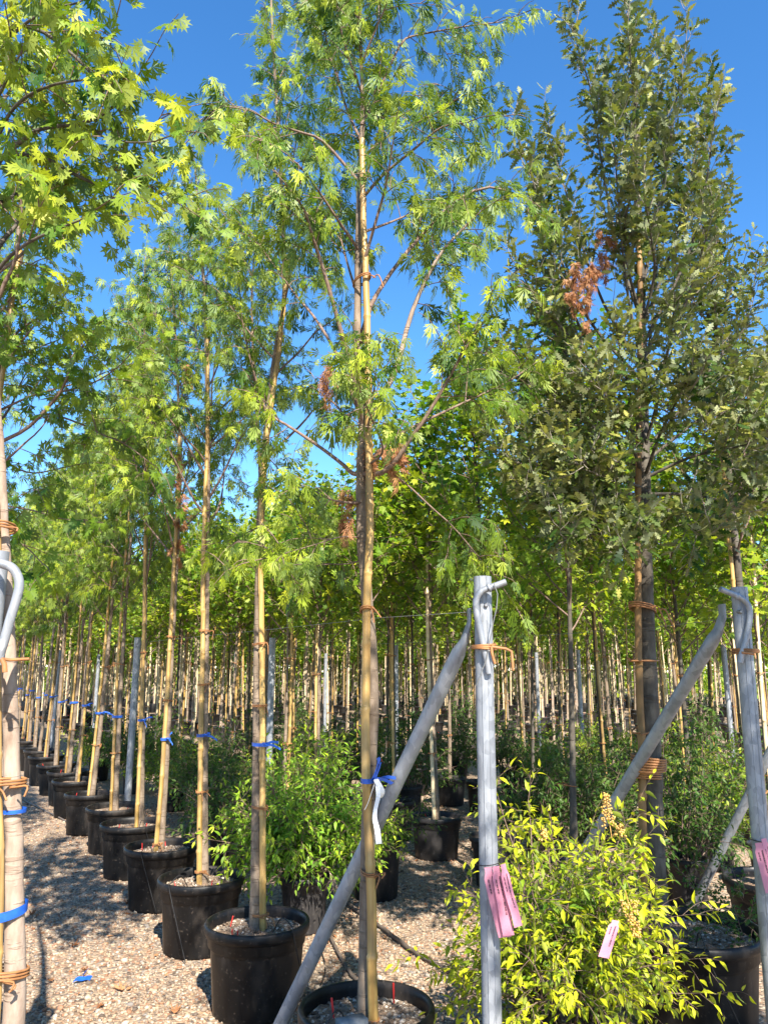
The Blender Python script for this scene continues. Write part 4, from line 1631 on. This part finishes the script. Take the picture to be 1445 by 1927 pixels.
# everything beyond that reads as one mass
mbt, V_, R_, T_ = MB(), [], [], []
Lf = Leaves()
for p in far_list[:420]:
    mbt.tube([p, p + (0, 0, 1.2), p + (0, 0, 4.4)], [.028, .026, .01], 5, cap=False, m=0)
    mbt.tube([p + (.04, -.03, .3), p + (.05, -.03, 3.2)], .019, 4, cap=False, m=1)
    mbt.tube([p + (.5, .3, .3), p + (.52, .3, 2.6)], .019, 4, cap=False, m=1)
    mbt.lathe([(.16, 0), (.2, .34), (.19, .36), (.0, .33)], 8, p, m=2)
    n = 520
    z = rg.uniform(2.0, 4.8, n)
    r = .75 * np.sqrt(rg.uniform(0, 1, n)) * np.sin(np.clip((z - 1.8) / 3.2, 0, 1) * math.pi) ** .5
    a = rg.uniform(0, 6.28, n)
    pos = p + np.stack([r * np.cos(a), r * np.sin(a), z], -1)
    Lf.add(pos, rg.normal(0, 1, (n, 3)) + (0, 0, -.6), rg.normal(0, .6, (n, 3)) + (0, 0, 1), rg.uniform(.14, .24, n), rg.uniform(0, 1, n), np.clip(rg.normal(.2, .25, n), 0, 1), rg.uniform(0, .5, n))
for k in range(2600):
    d_ = rg.uniform(42, 62)
    a_ = rg.uniform(-.62, .56)
    c_ = np.array([d_ * math.tan(a_), d_, rg.uniform(.1, 3.4)])
    n = 14
    Lf.add(c_ + rg.normal(0, .35, (n, 3)), rg.normal(0, 1, (n, 3)), rg.normal(0, .6, (n, 3)) + (0, -.5, 1), rg.uniform(.22, .42, n), rg.uniform(0, 1, n), np.clip(rg.normal(.3, .3, n), 0, 1), rg.uniform(0, .5, n))
if far_list:
    far = ob('far_wood', mbt.mesh('far_wood', [M['barkpale'], M['cane'], M['pot']], True), kind='stuff')
    Lf.build('crown', M['maple'], far, 'diamond', np.zeros(3))

# ------------------------------------------------------------------ trees at the left edge
LB = P(24, 1927, 2.42)
LB[2] = 0
rootL = thing('potted_maple', 'smooth pale trunk at the left edge with broad yellow-green leaves hanging in above', 'potted tree', LB, 'broad-leaved maples on the left')
add_pot(rootL, .25, .41, 'pot', 51, drips=1)
trL = PL([(26, 2100), (28, 1900), (27, 1700), (26, 1550), (19, 1300), (10, 1080), (3, 940), (-8, 760), (-40, 500), (-80, 200), (-120, -150), (-140, -400)], 2.42, 2.42)
trL[0] = [trL[1][0], 2.42, .33]
ob('trunk', trunk_mesh(trL, .033, .008, 71, LB, 18, 70, 'barkpale', .15), rootL)
stL = PL([(2, 1980), (2, 1700), (0, 1500), (-2, 1300), (-2, 1000), (-12, 800)], 2.37, 2.39)
stL[0, 2] = .35
ob('bamboo_stake', bamboo_mesh(stL, .009, 72, 12, .3, LB), rootL)
for k, py in enumerate((1000, 1478, 1835)):
    z = P(0, py, 2.42)[2]
    ta = np.array([np.interp(z, trL[:, 2], trL[:, 0]), 2.42, z])
    sb = np.array([np.interp(z, stL[:, 2], stL[:, 0]), 2.385, z])
    ob('tie', tie_mesh(ta, sb, .036, .014, 80 + k, LB, 3.0, .0036, .05), rootL)
for k, py in enumerate((1525, 1712)):
    z = P(0, py, 2.42)[2]
    ta = np.array([np.interp(z, trL[:, 2], trL[:, 0]), 2.42, z])
    sb = np.array([np.interp(z, stL[:, 2], stL[:, 0]), 2.40, z])
    ob('ribbon', band_mesh(ta, sb if k else ta + (.0, .0, 0), .0345, .011, LB, .011 if k == 0 else .026, k, False, -.18 * k), rootL)
crL = Crown('broad', 31, dens=.95, tipgain=1.6)
limbsL = [
    ([(-45, 470), (-20, 340), (0, 302), (52, 257), (87, 240), (150, 233), (195, 215), (240, 177)], -.15, .011, .2),
    ([(87, 240), (163, 236), (195, 257), (243, 268), (292, 266)], -.2, .006, .15),
    ([(-50, 420), (0, 300), (70, 295), (104, 306), (139, 327), (185, 346), (260, 340), (325, 297)], .1, .009, .3),
    ([(-35, 540), (0, 462), (31, 424), (70, 379), (128, 327)], .2, .010, .3),
    ([(-30, 560), (0, 504), (45, 462), (100, 435), (150, 415)], -.2, .008, .3),
    ([(-60, 300), (0, 80), (62, 52), (139, 104), (188, 160), (205, 205)], -.1, .009, .15),
    ([(205, 205), (205, 146), (208, 90), (215, 52)], -.1, .004, .2),
    ([(-70, 260), (-20, 130), (30, 60), (90, 20), (150, 5)], -.3, .008, .1),
    ([(-80, 200), (0, 60), (60, 0), (120, -60)], .2, .008, .1),
    ([(-60, 320), (0, 200), (50, 140), (110, 110)], .35, .008, .1),
    ([(-50, 400), (0, 250), (40, 190), (100, 160), (160, 150)], -.3, .008, .1),
        ([(-100, 50), (-40, -60), (40, -120), (120, -160)], .0, .008, .1),
    ([(260, 340), (285, 352), (310, 370)], .0, .004, .1),
    ([(-60, 330), (-10, 200), (20, 130), (20, 60)], -.35, .007, .1),
    ([(-60, 360), (0, 380), (40, 360), (90, 350)], .3, .007, .1),
]
for px, dy, r0, t0 in limbsL:
    p = smoothline(PL(px, 2.42, 2.42 + dy), 14)
    ob('limb', limb_mesh(p, r0, r0 * .4, LB, mat='barkdark'), rootL)
    crL.sprout(p, t0 + .12)
rgl = np.random.default_rng(77)
mbl = MB()
for p, f in auto_limbs(smoothline(trL, 50), 2.7, 5.2, 12, .5, rgl, (25, 55)):
    q = smoothline(p, 10)
    mbl.tube(q, np.linspace(.008, .003, 10), 6)
    crL.sprout(q, .4)
crL.grow()
crL.twig_mesh(mbl, .0028)
ob('branches', mbl.mesh('branches', [M['twig']], True, LB), rootL, kind='stuff')
crL.L.build('crown', M['broad'], rootL, 'silver', LB, nsep=280)

# second tree of that left row: its crown reaches in below
A1 = RC(-1.42, 1.35)
rootA = thing('potted_maple', 'darker broad-leaved maple at the left edge behind the pale trunk, dark limbs reaching in', 'potted tree', A1, 'broad-leaved maples on the left')
add_pot(rootA, .25, .41, 'pot', 52, drips=1)
YA = A1[1]
trA = np.array([[A1[0], YA, .34], [A1[0] + .02, YA, 1.5], [A1[0] + .0, YA, 2.6], [A1[0] + .03, YA, 3.8], [A1[0], YA, 4.6]])
ob('trunk', trunk_mesh(trA, .03, .006, 73, A1), rootA)
ob('bamboo_stake', bamboo_mesh(trA[:4] + (.03, -.03, 0), .015, 74, 8, .3, A1), rootA)
crA = Crown('broad', 33, dens=.85, tipgain=.6)
limbsA = [
    ([(-60, 860), (10, 828), (59, 800), (114, 738), (135, 690), (159, 648)], -.3, .011, .3),
    ([(100, 752), (114, 738), (156, 728), (194, 711), (228, 686)], -.35, .006, .3),
    ([(-60, 800), (7, 769), (69, 742), (156, 718), (200, 700)], .1, .008, .4),
    ([(59, 790), (90, 778), (156, 799), (194, 818), (235, 835), (273, 863)], -.2, .006, .3),
    ([(-60, 940), (0, 950), (60, 960), (110, 975)], -.3, .006, .2),
    ([(-60, 980), (0, 1000), (50, 1030), (80, 1060)], -.3, .006, .2),
    ([(-60, 720), (0, 660), (40, 620), (90, 590), (120, 600)], .1, .008, .2),
    ([(-60, 680), (0, 590), (30, 550), (60, 530)], -.1, .008, .2),
    ([(-60, 760), (0, 700), (60, 660), (110, 640)], .3, .008, .2),
    ([(-60, 880), (0, 870), (60, 890), (120, 880)], .25, .007, .2),
    ([(-60, 700), (0, 640), (20, 600), (60, 560)], .4, .007, .2),
]
mbl = MB()
for px, dy, r0, t0 in limbsA:
    p = smoothline(PL(px, YA, YA + dy), 14)
    ob('limb', limb_mesh(p, r0, r0 * .4, A1, mat='twig'), rootA)
    crA.sprout(p, t0)
for p, f in auto_limbs(trA, 2.6, 4.2, 9, .5, rgl, (25, 55)):
    q = smoothline(p, 10)
    mbl.tube(q, np.linspace(.008, .003, 10), 6)
    crA.sprout(q, .3)
crA.grow()
crA.twig_mesh(mbl, .0028)
ob('branches', mbl.mesh('branches', [M['twig']], True, A1), rootA, kind='stuff')
crA.L.build('crown', M['broad'], rootA, 'silver', A1, nsep=80)

# ------------------------------------------------------------------ the oak and its neighbour
OB = np.array([1.48, 4.08, 0])
rootO = thing('potted_oak', 'oak with dark lobed leaves, a hanging brown leaf bunch and wide black pot', 'potted tree', OB)
add_pot(rootO, .34, .43, 'pot', 61, drips=2)
Yo = 4.08
trO = PL([(1237, 1790), (1229, 1570), (1226, 1430), (1219, 1250), (1213, 1080), (1211, 900), (1209, 760), (1206, 620), (1204, 480), (1198, 350), (1195, 220), (1188, 90), (1180, 30)], Yo)
trO[0, 2] = .36
ob('trunk', trunk_mesh(trO, .056, .008, 81, OB, 20, 80, 'barkdark', .2), rootO)
stO = PL([(1212, 1790), (1209, 1570), (1207, 1400), (1201, 1250), (1200, 1080), (1200, 900), (1204, 700), (1203, 500), (1200, 430)], Yo - .055, Yo - .03)
stO[0, 2] = .36
sm_ = bamboo_mesh(stO, .019, 82, 12, .32, OB)
sm_.materials[0] = M['caneshade']
ob('bamboo_stake', sm_, rootO)
for k, py in enumerate((1150, 1245, 1372, 1465)):
    z = P(0, py, Yo)[2]
    ta = np.array([np.interp(z, trO[:, 2], trO[:, 0]), Yo, z])
    sb = np.array([np.interp(z, stO[:, 2], stO[:, 0]), Yo - .05, z])
    ob('tie', tie_mesh(ta, sb, .05, .023, 90 + k, OB, (3.0, 1.0, 1.0, 3.0)[k], .0045, (.14, 0, 0, 0)[k]), rootO)
limbsO = [
    ([(1205, 600), (1165, 480), (1135, 330), (1111, 170), (1092, 110), (1073, 25)], .1), ([(1203, 480), (1195, 250), (1182, 70)], -.3), ([(1205, 520), (1225, 330), (1240, 200), (1234, 70)], .2),
    ([(1205, 560), (1250, 330), (1272, 190), (1290, 80)], -.2), ([(1207, 620), (1270, 450), (1310, 280), (1334, 165)], .1), ([(1208, 650), (1290, 490), (1325, 360), (1345, 210)], -.3),
    ([(1209, 700), (1130, 560), (1085, 430), (1055, 330), (1025, 235)], .1), ([(1209, 720), (1100, 590), (1030, 420), (970, 245)], -.2), ([(1209, 750), (1105, 640), (1040, 490), (1005, 335)], .3),
    ([(1210, 780), (1110, 670), (1030, 590), (968, 495)], -.1), ([(1211, 830), (1110, 740), (1050, 640), (1005, 560)], .3), ([(1211, 850), (1100, 790), (1010, 730), (965, 680)], -.35),
    ([(1212, 880), (1090, 850), (1020, 810), (965, 780)], .3), ([(1212, 900), (1120, 890), (1030, 880), (970, 860)], -.3), ([(1213, 930), (1130, 930), (1060, 945), (1010, 940)], -.5),
    ([(1213, 950), (1160, 975), (1100, 990), (1060, 1000)], -.6), ([(1212, 850), (1280, 770), (1340, 690), (1400, 600)], -.2), ([(1212, 870), (1300, 800), (1380, 740), (1430, 680)], .3),
    ([(1212, 900), (1300, 860), (1390, 840), (1440, 820)], -.4), ([(1213, 930), (1290, 930), (1350, 940), (1400, 950)], -.2), ([(1210, 780), (1260, 650), (1300, 540), (1330, 440)], -.5),
    ([(1213, 950), (1205, 985), (1195, 1010), (1180, 1025)], -.6),
    ([(1212, 900), (1180, 820), (1150, 760), (1120, 720)], -.7), ([(1212, 900), (1240, 820), (1270, 760), (1290, 720)], -.7), ([(1211, 850), (1190, 760), (1170, 680), (1160, 620)], -.6),
    ([(1211, 850), (1240, 740), (1260, 640), (1270, 560)], -.6), ([(1213, 920), (1160, 900), (1120, 880), (1080, 860)], -.7), ([(1213, 940), (1260, 960), (1290, 985), (1310, 1000)], -.4),
    ([(1200, 400), (1170, 280), (1150, 200), (1140, 150)], .3), ([(1210, 740), (1230, 570), (1240, 430), (1250, 310)], .4), ([(1210, 700), (1180, 550), (1165, 400), (1155, 270)], -.5), ([(1206, 600), (1180, 500), (1175, 420), (1190, 360)], -.45), ([(1206, 620), (1230, 520), (1225, 450), (1215, 390)], -.5), ([(1208, 680), (1250, 600), (1300, 560), (1345, 520)], .0),
]
crO = Crown('oak', 41, dens=1.1)
for px, dy in limbsO:
    p = smoothline(PL(px, Yo, Yo + dy), 14)
    ob('limb', limb_mesh(p, .010, .003, OB, mat='barkdark'), rootO)
    crO.dens = 1.2 if px[-1][1] > 450 else 1.1
    crO.sprout(p, .35, scale=1.25 if px[-1][1] > 560 else 1.05)
    if px[-1][1] > 640:
        crO.sprout(p + np.array([0, -.06, -.05]), .3, scale=1.15)
crO.dens = 1.0
crO.sprout(smoothline(trO[6:], 20), .1, 1, .7)
crO.grow()
mb = MB()
crO.twig_mesh(mb, .0026)
ob('twigs', mb.mesh('twigs', [M['twiggrey']], True, OB), rootO, kind='stuff')
crO.L.build('crown', M['oak'], rootO, 'oak', OB, nsep=280)
dead_bunch([[(1132, 425), (1128, 460), (1135, 500)], [(1120, 480), (1105, 520), (1095, 560), (1102, 600)], [(1085, 485), (1072, 530), (1078, 560)], [(1115, 500), (1110, 540)]], Yo - .25, 44, rootO, OB, dens=1.0, ls=.8)

# rubber binding brace to oak
t_ = thing('rubber_tie', 'wide orange rubber binding holding the slanting brace to the oak trunk', 'rubber tie', P(1210, 1432, Yo))
off = P(1210, 1432, Yo)
mb = MB()
for k in range(6):
    mb.tube(loop_pts((P(1212, 1428 + 4.2 * k, Yo)[0], Yo - .06, P(1212, 1422 + 4.6 * k, Yo)[2]), .078, .115, 0, -.10 + .03 * k, 30), .0056, 6)
ob('loop', mb.mesh('loop', [M['rubber']], True, off), t_)

# ---- weeds in the oak pot
wd = thing('weed', 'feathery weed growing in the wide black pot of the oak', 'weed', (1.62, 4.0, .38))
c = Crown('nan', 91, leaf_scale=.55, tipgain=.1)
for k in range(12):
    a = rg.uniform(0, 6.28)
    c.sprout(limb_line((1.62 + .08 * math.cos(a), 4.0 + .08 * math.sin(a), .37), (.35 * math.cos(a), .35 * math.sin(a), 1), rg.uniform(.14, .30), 0, rg), .1, 1, .5)
c.grow()
off = np.array([1.62, 4.0, .38])
mb = MB()
c.twig_mesh(mb, .0012)
ob('stems', mb.mesh('stems', [M['twig']], True, off), wd, kind='stuff')
c.L.build('foliage', M['darkshrub'], wd, 'diamond', off, part='foliage')

# neighbouring oak
oak2 = proto('potted_oak', 'oak', 5.15, 2.3, 30, .85, 501, M['oak'], 'oak_lo', 1.0, .95, 'barkdark', 'pot', .28, .42, .04, 1.0, el=(35, 62))
p = P(1400, 1100, 5.0)
p[2] = 0
place(oak2, p, 1.0, 'second oak, behind the shaded post at the right edge', 'oaks')
p = P(1530, 1100, 5.9)
p[2] = 0
place(oak2, p, 3.0, 'third oak, only its left branches showing at the right edge', 'oaks')
drop(oak2)
rootO['group'] = 'oaks'

# nursery trees standing behind and beside the photographer: they throw the foreground shade
for k, (x, y, zs_) in enumerate([(.77, -.27, 1.18), (2.44, .48, 1.0), (3.4, -1.2, 1.0), (.1, -2.4, 1.05)]):
    place(maps[k], (x, y, 0), k * 1.3, 'slim potted maple standing behind the photographer, position ' + ORD[k], 'slim maples in the rows behind', sc_=((.85, .85, zs_), (1.2, 1.2, 1.22), (1, 1, 1), (1, 1, 1.05))[k])
for k, s_ in enumerate((3.4, 4.5, 5.6)):
    place(lacs[(k + 1) % 4], RC(-1.72, s_), 1.1 * k + .4, ORD[k + 2] + ' maple of the left row, only branches reaching in past the left edge', 'cut-leaved maples along the path')

for o in lacs + maps + maplo + maplow + [mapbare]:
    drop(o)


# ------------------------------------------------------------------ shrubs
def shrub(name, label, loc, H, W, seed, mat, pot=(.17, .33, 'pot'), ncane=26, tipgain=1.0, dens=1.0, ls=1.0, nsep=0, group='nandina shrubs between the rows', tp='lance', lean=(0, 0), fine=False, cat='shrub', berries=(), el=(48, 88)):
    B = np.array([loc[0], loc[1], 0.0])
    root = thing(name, label, cat, B, group)
    add_pot(root, pot[0], pot[1], pot[2], seed, fine, drips=0, feed=False)
    rg = np.random.default_rng(seed)
    cr = Crown('nan', seed, leaf_scale=ls, tipgain=tipgain, dens=dens)
    mb = MB()
    for k in range(ncane):
        a = k * 2.39996
        e = math.radians(rg.uniform(*el))
        r = pot[0] * .6 * math.sqrt((k + .5) / ncane)
        L = (H - pot[1]) * rg.uniform(.55, 1.08) if math.degrees(e) > 62 else W * rg.uniform(.7, 1.15)
        d = (math.cos(a) * math.cos(e) + lean[0], math.sin(a) * math.cos(e) + lean[1], math.sin(e))
        p = limb_line(B + (r * math.cos(a), r * math.sin(a), pot[1] * .85), d, L, .02, rg, 7, .25)
        q = smoothline(p, 10)
        mb.tube(q, np.linspace(.0045, .002, 10), 5, cap=False)
        cr.sprout(q, .22)
    cr.grow()
    zz = cr.T[:, -1, 2]
    cr.twig_mesh(mb, .0014)
    # young yellow growth sits on the upper outside
    L = cr.L
    L.cat()
    hgt = np.clip((L.pos[:, 2] - pot[1]) / (H - pot[1]), 0, 1.2)
    rad = np.linalg.norm(L.pos[:, :2] - B[:2], axis=1) / W
    L.tip = np.clip(L.tip * .55 + tipgain * np.clip(np.maximum(hgt, rad) - .45, 0, 1) * .9 * np.random.default_rng(seed).uniform(.3, 1.2, len(hgt)), 0, 1)
    ob('stems', mb.mesh('stems', [M['twig']], True, B), root, kind='stuff')
    for k_ in ('pos', 'dir', 'nrm', 'size', 'rnd', 'tip', 'curl'):
        setattr(L, k_, [getattr(L, k_)])
    L.build('foliage', mat, root, tp, B, nsep=nsep, fold=.35, part='foliage')
    return root, B


ysh, yB = shrub('nandina_shrub', 'bright yellow-green shrub with berry clusters in front, behind the sunlit post', (.72, 3.42), 1.14, .44, 601, M['nandina'], (.2, .34, 'pot'), 46, 1.6, 1.6, 1.0, 280, el=(28, 84))


def berry_cluster(px0, px1, Y, seed, parent, B, n=95, w=.030):
    rg = np.random.default_rng(seed)
    a, b = P(*px0, Y), P(*px1, Y)
    pos, V, F = [], [], []
    mb = MB()
    mb.tube([a + (b - a) * -.25, (a + b) / 2, b], .0018, 5)
    for k in range(n):
        f = rg.uniform(0, 1)
        r = w * (1 - .65 * f) * math.sqrt(rg.uniform(.1, 1))
        th = rg.uniform(0, 6.28)
        c = a + (b - a) * f + np.array([r * math.cos(th), r * math.sin(th), rg.uniform(-.004, .004)])
        mb.add(ICO_V * rg.uniform(.0036, .0052) + c, ICO_F)
    ob('berry_cluster', mb.mesh('berry_cluster', [M['berry']], True, B), parent, kind='stuff')


berry_cluster((1148, 1560), (1138, 1492), 3.2, 1, ysh, yB, 110, .036)
berry_cluster((1180, 1692), (1198, 1762), 3.05, 2, ysh, yB, 150, .040)
berry_cluster((1165, 1575), (1168, 1552), 3.2, 3, ysh, yB, 45, .03)
berry_cluster((1020, 1580), (1024, 1560), 3.15, 4, ysh, yB, 40, .02)

gsh, gB = shrub('nandina_shrub', 'fresh green shrub in a grey pot behind the near black pots', (-.52, 5.42), 1.20, .55, 602, M['fresh'], (.16, .34, 'potgrey'), 58, .75, 1.5, 1.05, 60, el=(36, 86))
s3, _ = shrub('nandina_shrub', 'small leafy plant in a tall black pot behind the slanting brace', (-.06, 6.15), .72, .3, 603, M['darkshrub'], (.19, .43, 'pot'), 16, .5, .9, .9, el=(30, 80))
sv = [shrub('nandina_shrub', 'x', (0, 0), h, .5, 610 + k, M['darkshrub'] if k != 2 else M['nandina'], (.16, .33, ('pot', 'potgrey')[k % 2]), 30, (.25, .4, .6, .3)[k], 1.0, 1.15, 0, el=(25, 86))[0] for k, h in enumerate((1.0, 1.15, .95, 1.25))]
spots = [(430, 6.6, 0, 'dark shaded shrub in the gap between the second and third path-side pots'), (400, 8.2, 1, 'dark shrub behind the third path-side trunk'), (330, 9.3, 2, 'green shrub behind the fourth path-side pot'), (255, 10.6, 1, 'leafy shrub behind the pale steel post'),
         (190, 11.8, 2, 'light green shrub far along behind the path-side row'), (480, 9.6, 3, 'tall dark shrub left of the fresh green one'), (560, 8.0, 2, 'yellowish shrub right behind the fresh green one'), (640, 9.8, 1, 'dark shrub just left behind the middle tree'),
         (770, 9.0, 3, 'dark shrub behind the slanting brace'), (1020, 6.6, 0, 'low dark shrub behind the yellow one on its left'), (1100, 6.9, 1, 'dark shrub behind the yellow one, left of the oak'), (1160, 8.0, 0, 'dark shrub just left of the oak trunk'),
         (1285, 5.6, 3, 'dark leafy shrub right of the oak trunk'), (1340, 6.6, 2, 'green shrub between the oak and the shaded post'), (1420, 7.4, 1, 'dark shrub behind the shaded right post'), (1050, 9.5, 2, 'yellow-green shrub deep behind the sunlit post'),
         (960, 10.5, 1, 'dark shrub deep behind the sunlit post'), (860, 11.5, 3, 'dark shrub far behind the brace'), (1240, 9.8, 2, 'sunlit yellowish shrub deep behind the oak'), (1330, 10.5, 3, 'tall shrub deep behind the right post'), (700, 13.0, 2, 'small sunlit shrub far behind the middle tree'),
         (560, 13.5, 3, 'small dark shrub far behind the first path-side tree'), (1130, 12.5, 2, 'small sunlit shrub in the far rows left of the oak')]
for k, (px, d, v, lab_) in enumerate(spots):
    X = (px - CX) / FPX * d
    Y = (d + (CAMZ - .5) * SP) / CP
    place(sv[v], (X, Y, 0), k * 1.7, lab_, 'nandina shrubs between the rows', sc_=(1.0, 1.0, 1.0))
for o in sv:
    drop(o)

# ------------------------------------------------------------------ pink tags
tg = thing('pink_tag', 'bundle of three pink paper tags fastened to the sunlit steel post', 'paper tag', P(930, 1630, 2.89))
off = np.array(tg.location)
shp = np.interp(np.linspace(0, 1, 18), [0, .10, .15, .2, 1], [.62, .62, .62, 1, 1])
strip(smoothline(PL([(918, 1632), (923, 1655), (931, 1690), (941, 1730), (950, 1764)], 2.878, 2.862), 18), .043, off, 'paper_strip', M['pink'], tg, (1, -.12, .12), shape=shp)
strip(smoothline(PL([(933, 1630), (937, 1655), (944, 1690), (951, 1730), (957, 1761)], 2.868, 2.85), 18), .040, off, 'paper_strip', M['pink'], tg, (1, .15, .06), shape=shp)
strip(smoothline(PL([(946, 1626), (951, 1650), (959, 1685), (968, 1715), (975, 1744)], 2.862, 2.845), 18), .034, off, 'paper_strip', M['pink'], tg, (1, .5, .14), shape=shp)
mb = MB()
mb.tube(loop_pts((.372, 2.94, P(930, 1629, 2.89)[2]), .044, .046, 0, .12, 26), .0016, 5)
ob('string', mb.mesh('string', [M['black']], True, off), tg)
tg = thing('pink_tag', 'pink paper tags on the shaded post at the right edge of the photo', 'paper tag', P(1428, 1585, 3.28))
off = np.array(tg.location)
strip(smoothline(PL([(1426, 1586), (1432, 1610), (1440, 1640), (1450, 1680)], 3.262, 3.25), 18), .042, off, 'paper_strip', M['pink'], tg, (1, -.1, .15), shape=shp)
strip(smoothline(PL([(1436, 1578), (1444, 1605), (1452, 1640), (1462, 1680)], 3.275, 3.262), 18), .040, off, 'paper_strip', M['pink'], tg, (1, .3, .15), shape=shp)
mb = MB()
z_ = P(1420, 1585, 3.3)[2]
mb.tube(loop_pts((rp[0] + .008 * z_, 3.33, z_), .042, .043, 0, -.15, 26), .0018, 5)
ob('string', mb.mesh('string', [M['black']], True, off), tg)
tg = thing('pink_tag', 'pink paper tag half hidden among the leaves of the yellow-green shrub', 'paper tag', P(1158, 1735, 2.98))
off = np.array(tg.location)
strip(smoothline(PL([(1158, 1732), (1152, 1750), (1143, 1778), (1135, 1802)], 2.98, 2.93), 18), .036, off, 'paper_strip', M['pink'], tg, (1, -.4, -.1), shape=shp)

# ------------------------------------------------------------------ hoses and litter on the ground
def ground_hose(pts, r, label, name='drip_hose', mat='hose'):
    p = np.array([G(x, y, 0) for x, y in pts])
    p[:, 2] = r * 1.0
    mb = MB()
    q = smoothline(p, 50)
    q[:, 2] += .004 + .006 * np.abs(np.sin(np.arange(50) * .7))
    mb.tube(q, r, 8)
    ob(name, mb.mesh(name, [M[mat]], True, q[0]), None, loc=q[0], label=label, cat='hose', group='irrigation hoses')


ground_hose([(560, 1655), (600, 1672), (645, 1700), (700, 1738), (745, 1772), (790, 1805), (850, 1835), (930, 1870)], .012, 'dusty drip hose running from the green shrub towards the yellow one')
ground_hose([(600, 1730), (618, 1762), (640, 1805), (665, 1845), (700, 1880)], .010, 'short dusty hose running to the pot of the middle tree')
ground_hose([(600, 1775), (612, 1830), (590, 1880), (560, 1925)], .003, 'thin black feed line beside the nearest path-side pot', 'feed_line', 'black')
ground_hose([(30, 1500), (150, 1560), (330, 1640), (420, 1690)], .009, 'drip hose lying behind the path-side pots')


def leaf_obj(px, py, size, rz, label, seed):
    rg = np.random.default_rng(seed)
    V2, T = TP['broad']
    z = rg.uniform(.5, 1.1) * np.abs(V2[:, 0]) ** 1.4 + rg.uniform(.3, .9) * (V2[:, 1] - .4) ** 2 + rg.normal(0, .05, len(V2))
    me = mk_mesh('fallen_leaf', np.stack([V2[:, 0], V2[:, 1] - .4, z], -1) * size * .8, [T], [M['dead']], False, {'rnd': np.full(len(T), rg.uniform(0, 1)), 'tip': np.full(len(T), .15)})
    p = G(px, py, 0.012)
    o = ob('fallen_leaf', me, None, loc=p, label=label, cat='fallen leaf', group='fallen leaves')
    o.rotation_euler = (rg.uniform(-.2, .2), rg.uniform(-.2, .2), rz)


for k, (x, y, s_, lab_) in enumerate([(330, 1903, .085, 'brown curled leaf on the shaded gravel at the bottom'), (228, 1862, .09, 'tan leaf lying on sunlit gravel below the blue tape'), (192, 1893, .06, 'orange leaf near the bottom edge of the gravel path'), (95, 1845, .06, 'orange leaf beside the shadow of the left trunk'),
                                      (140, 1780, .06, 'small orange leaf in the middle of the sunlit path'), (62, 1720, .08, 'orange leaf next to the pale left trunk'), (160, 1825, .05, 'orange leaf just above the blue tape'), (830, 1615, .10, 'tan leaf on the gravel right of the black pots'),
                                      (600, 1760, .08, 'reddish leaf on the gravel beside the grey shrub pot'), (240, 1700, .05, 'small brown leaf at the foot of the third path-side pot')]):
    leaf_obj(x, y, s_, k * 1.3, lab_, k)
n = 1300
q = np.stack([rg.uniform(-4.5, 2.4, n), rg.uniform(2.7, 10, n), np.full(n, .014)], -1)
Ll = Leaves()
Ll.add(q, rg.normal(0, 1, (n, 3)) * (1, 1, .2), rg.normal(0, .3, (n, 3)) + (0, 0, 1), rg.uniform(.02, .05, n), rg.uniform(0, 1, n), rg.uniform(0, .4, n), rg.uniform(-.3, .9, n))
lt = ob('leaf_litter', None, kind='stuff')
Ll.build('litter', M['dead'], lt, 'lance', np.zeros(3), part='litter')
for k, (pts, lab_) in enumerate([([(140, 1845), (160, 1839), (183, 1840)], 'strip of blue tape lying flat on the gravel path'), ([(157, 1833), (163, 1828), (168, 1824)], 'tiny scrap of blue tape above the longer strip')]):
    p = np.array([G(x, y, .022) for x, y in pts])
    p = smoothline(p, 8)
    p = p[0] + (p - p[0]) * .75
    p[:, 2] += .004 * np.sin(np.arange(8) * 1.3)
    wv = np.array([.002, .014, .006])
    me = mk_mesh('tape_scrap', np.vstack([p - wv, p + wv]) - p[0], [[(j, j + 1, 9 + j, 8 + j) for j in range(7)]], [M['ribbon']], True)
    ob('tape_scrap', me, None, loc=p[0], label=lab_, cat='tape')
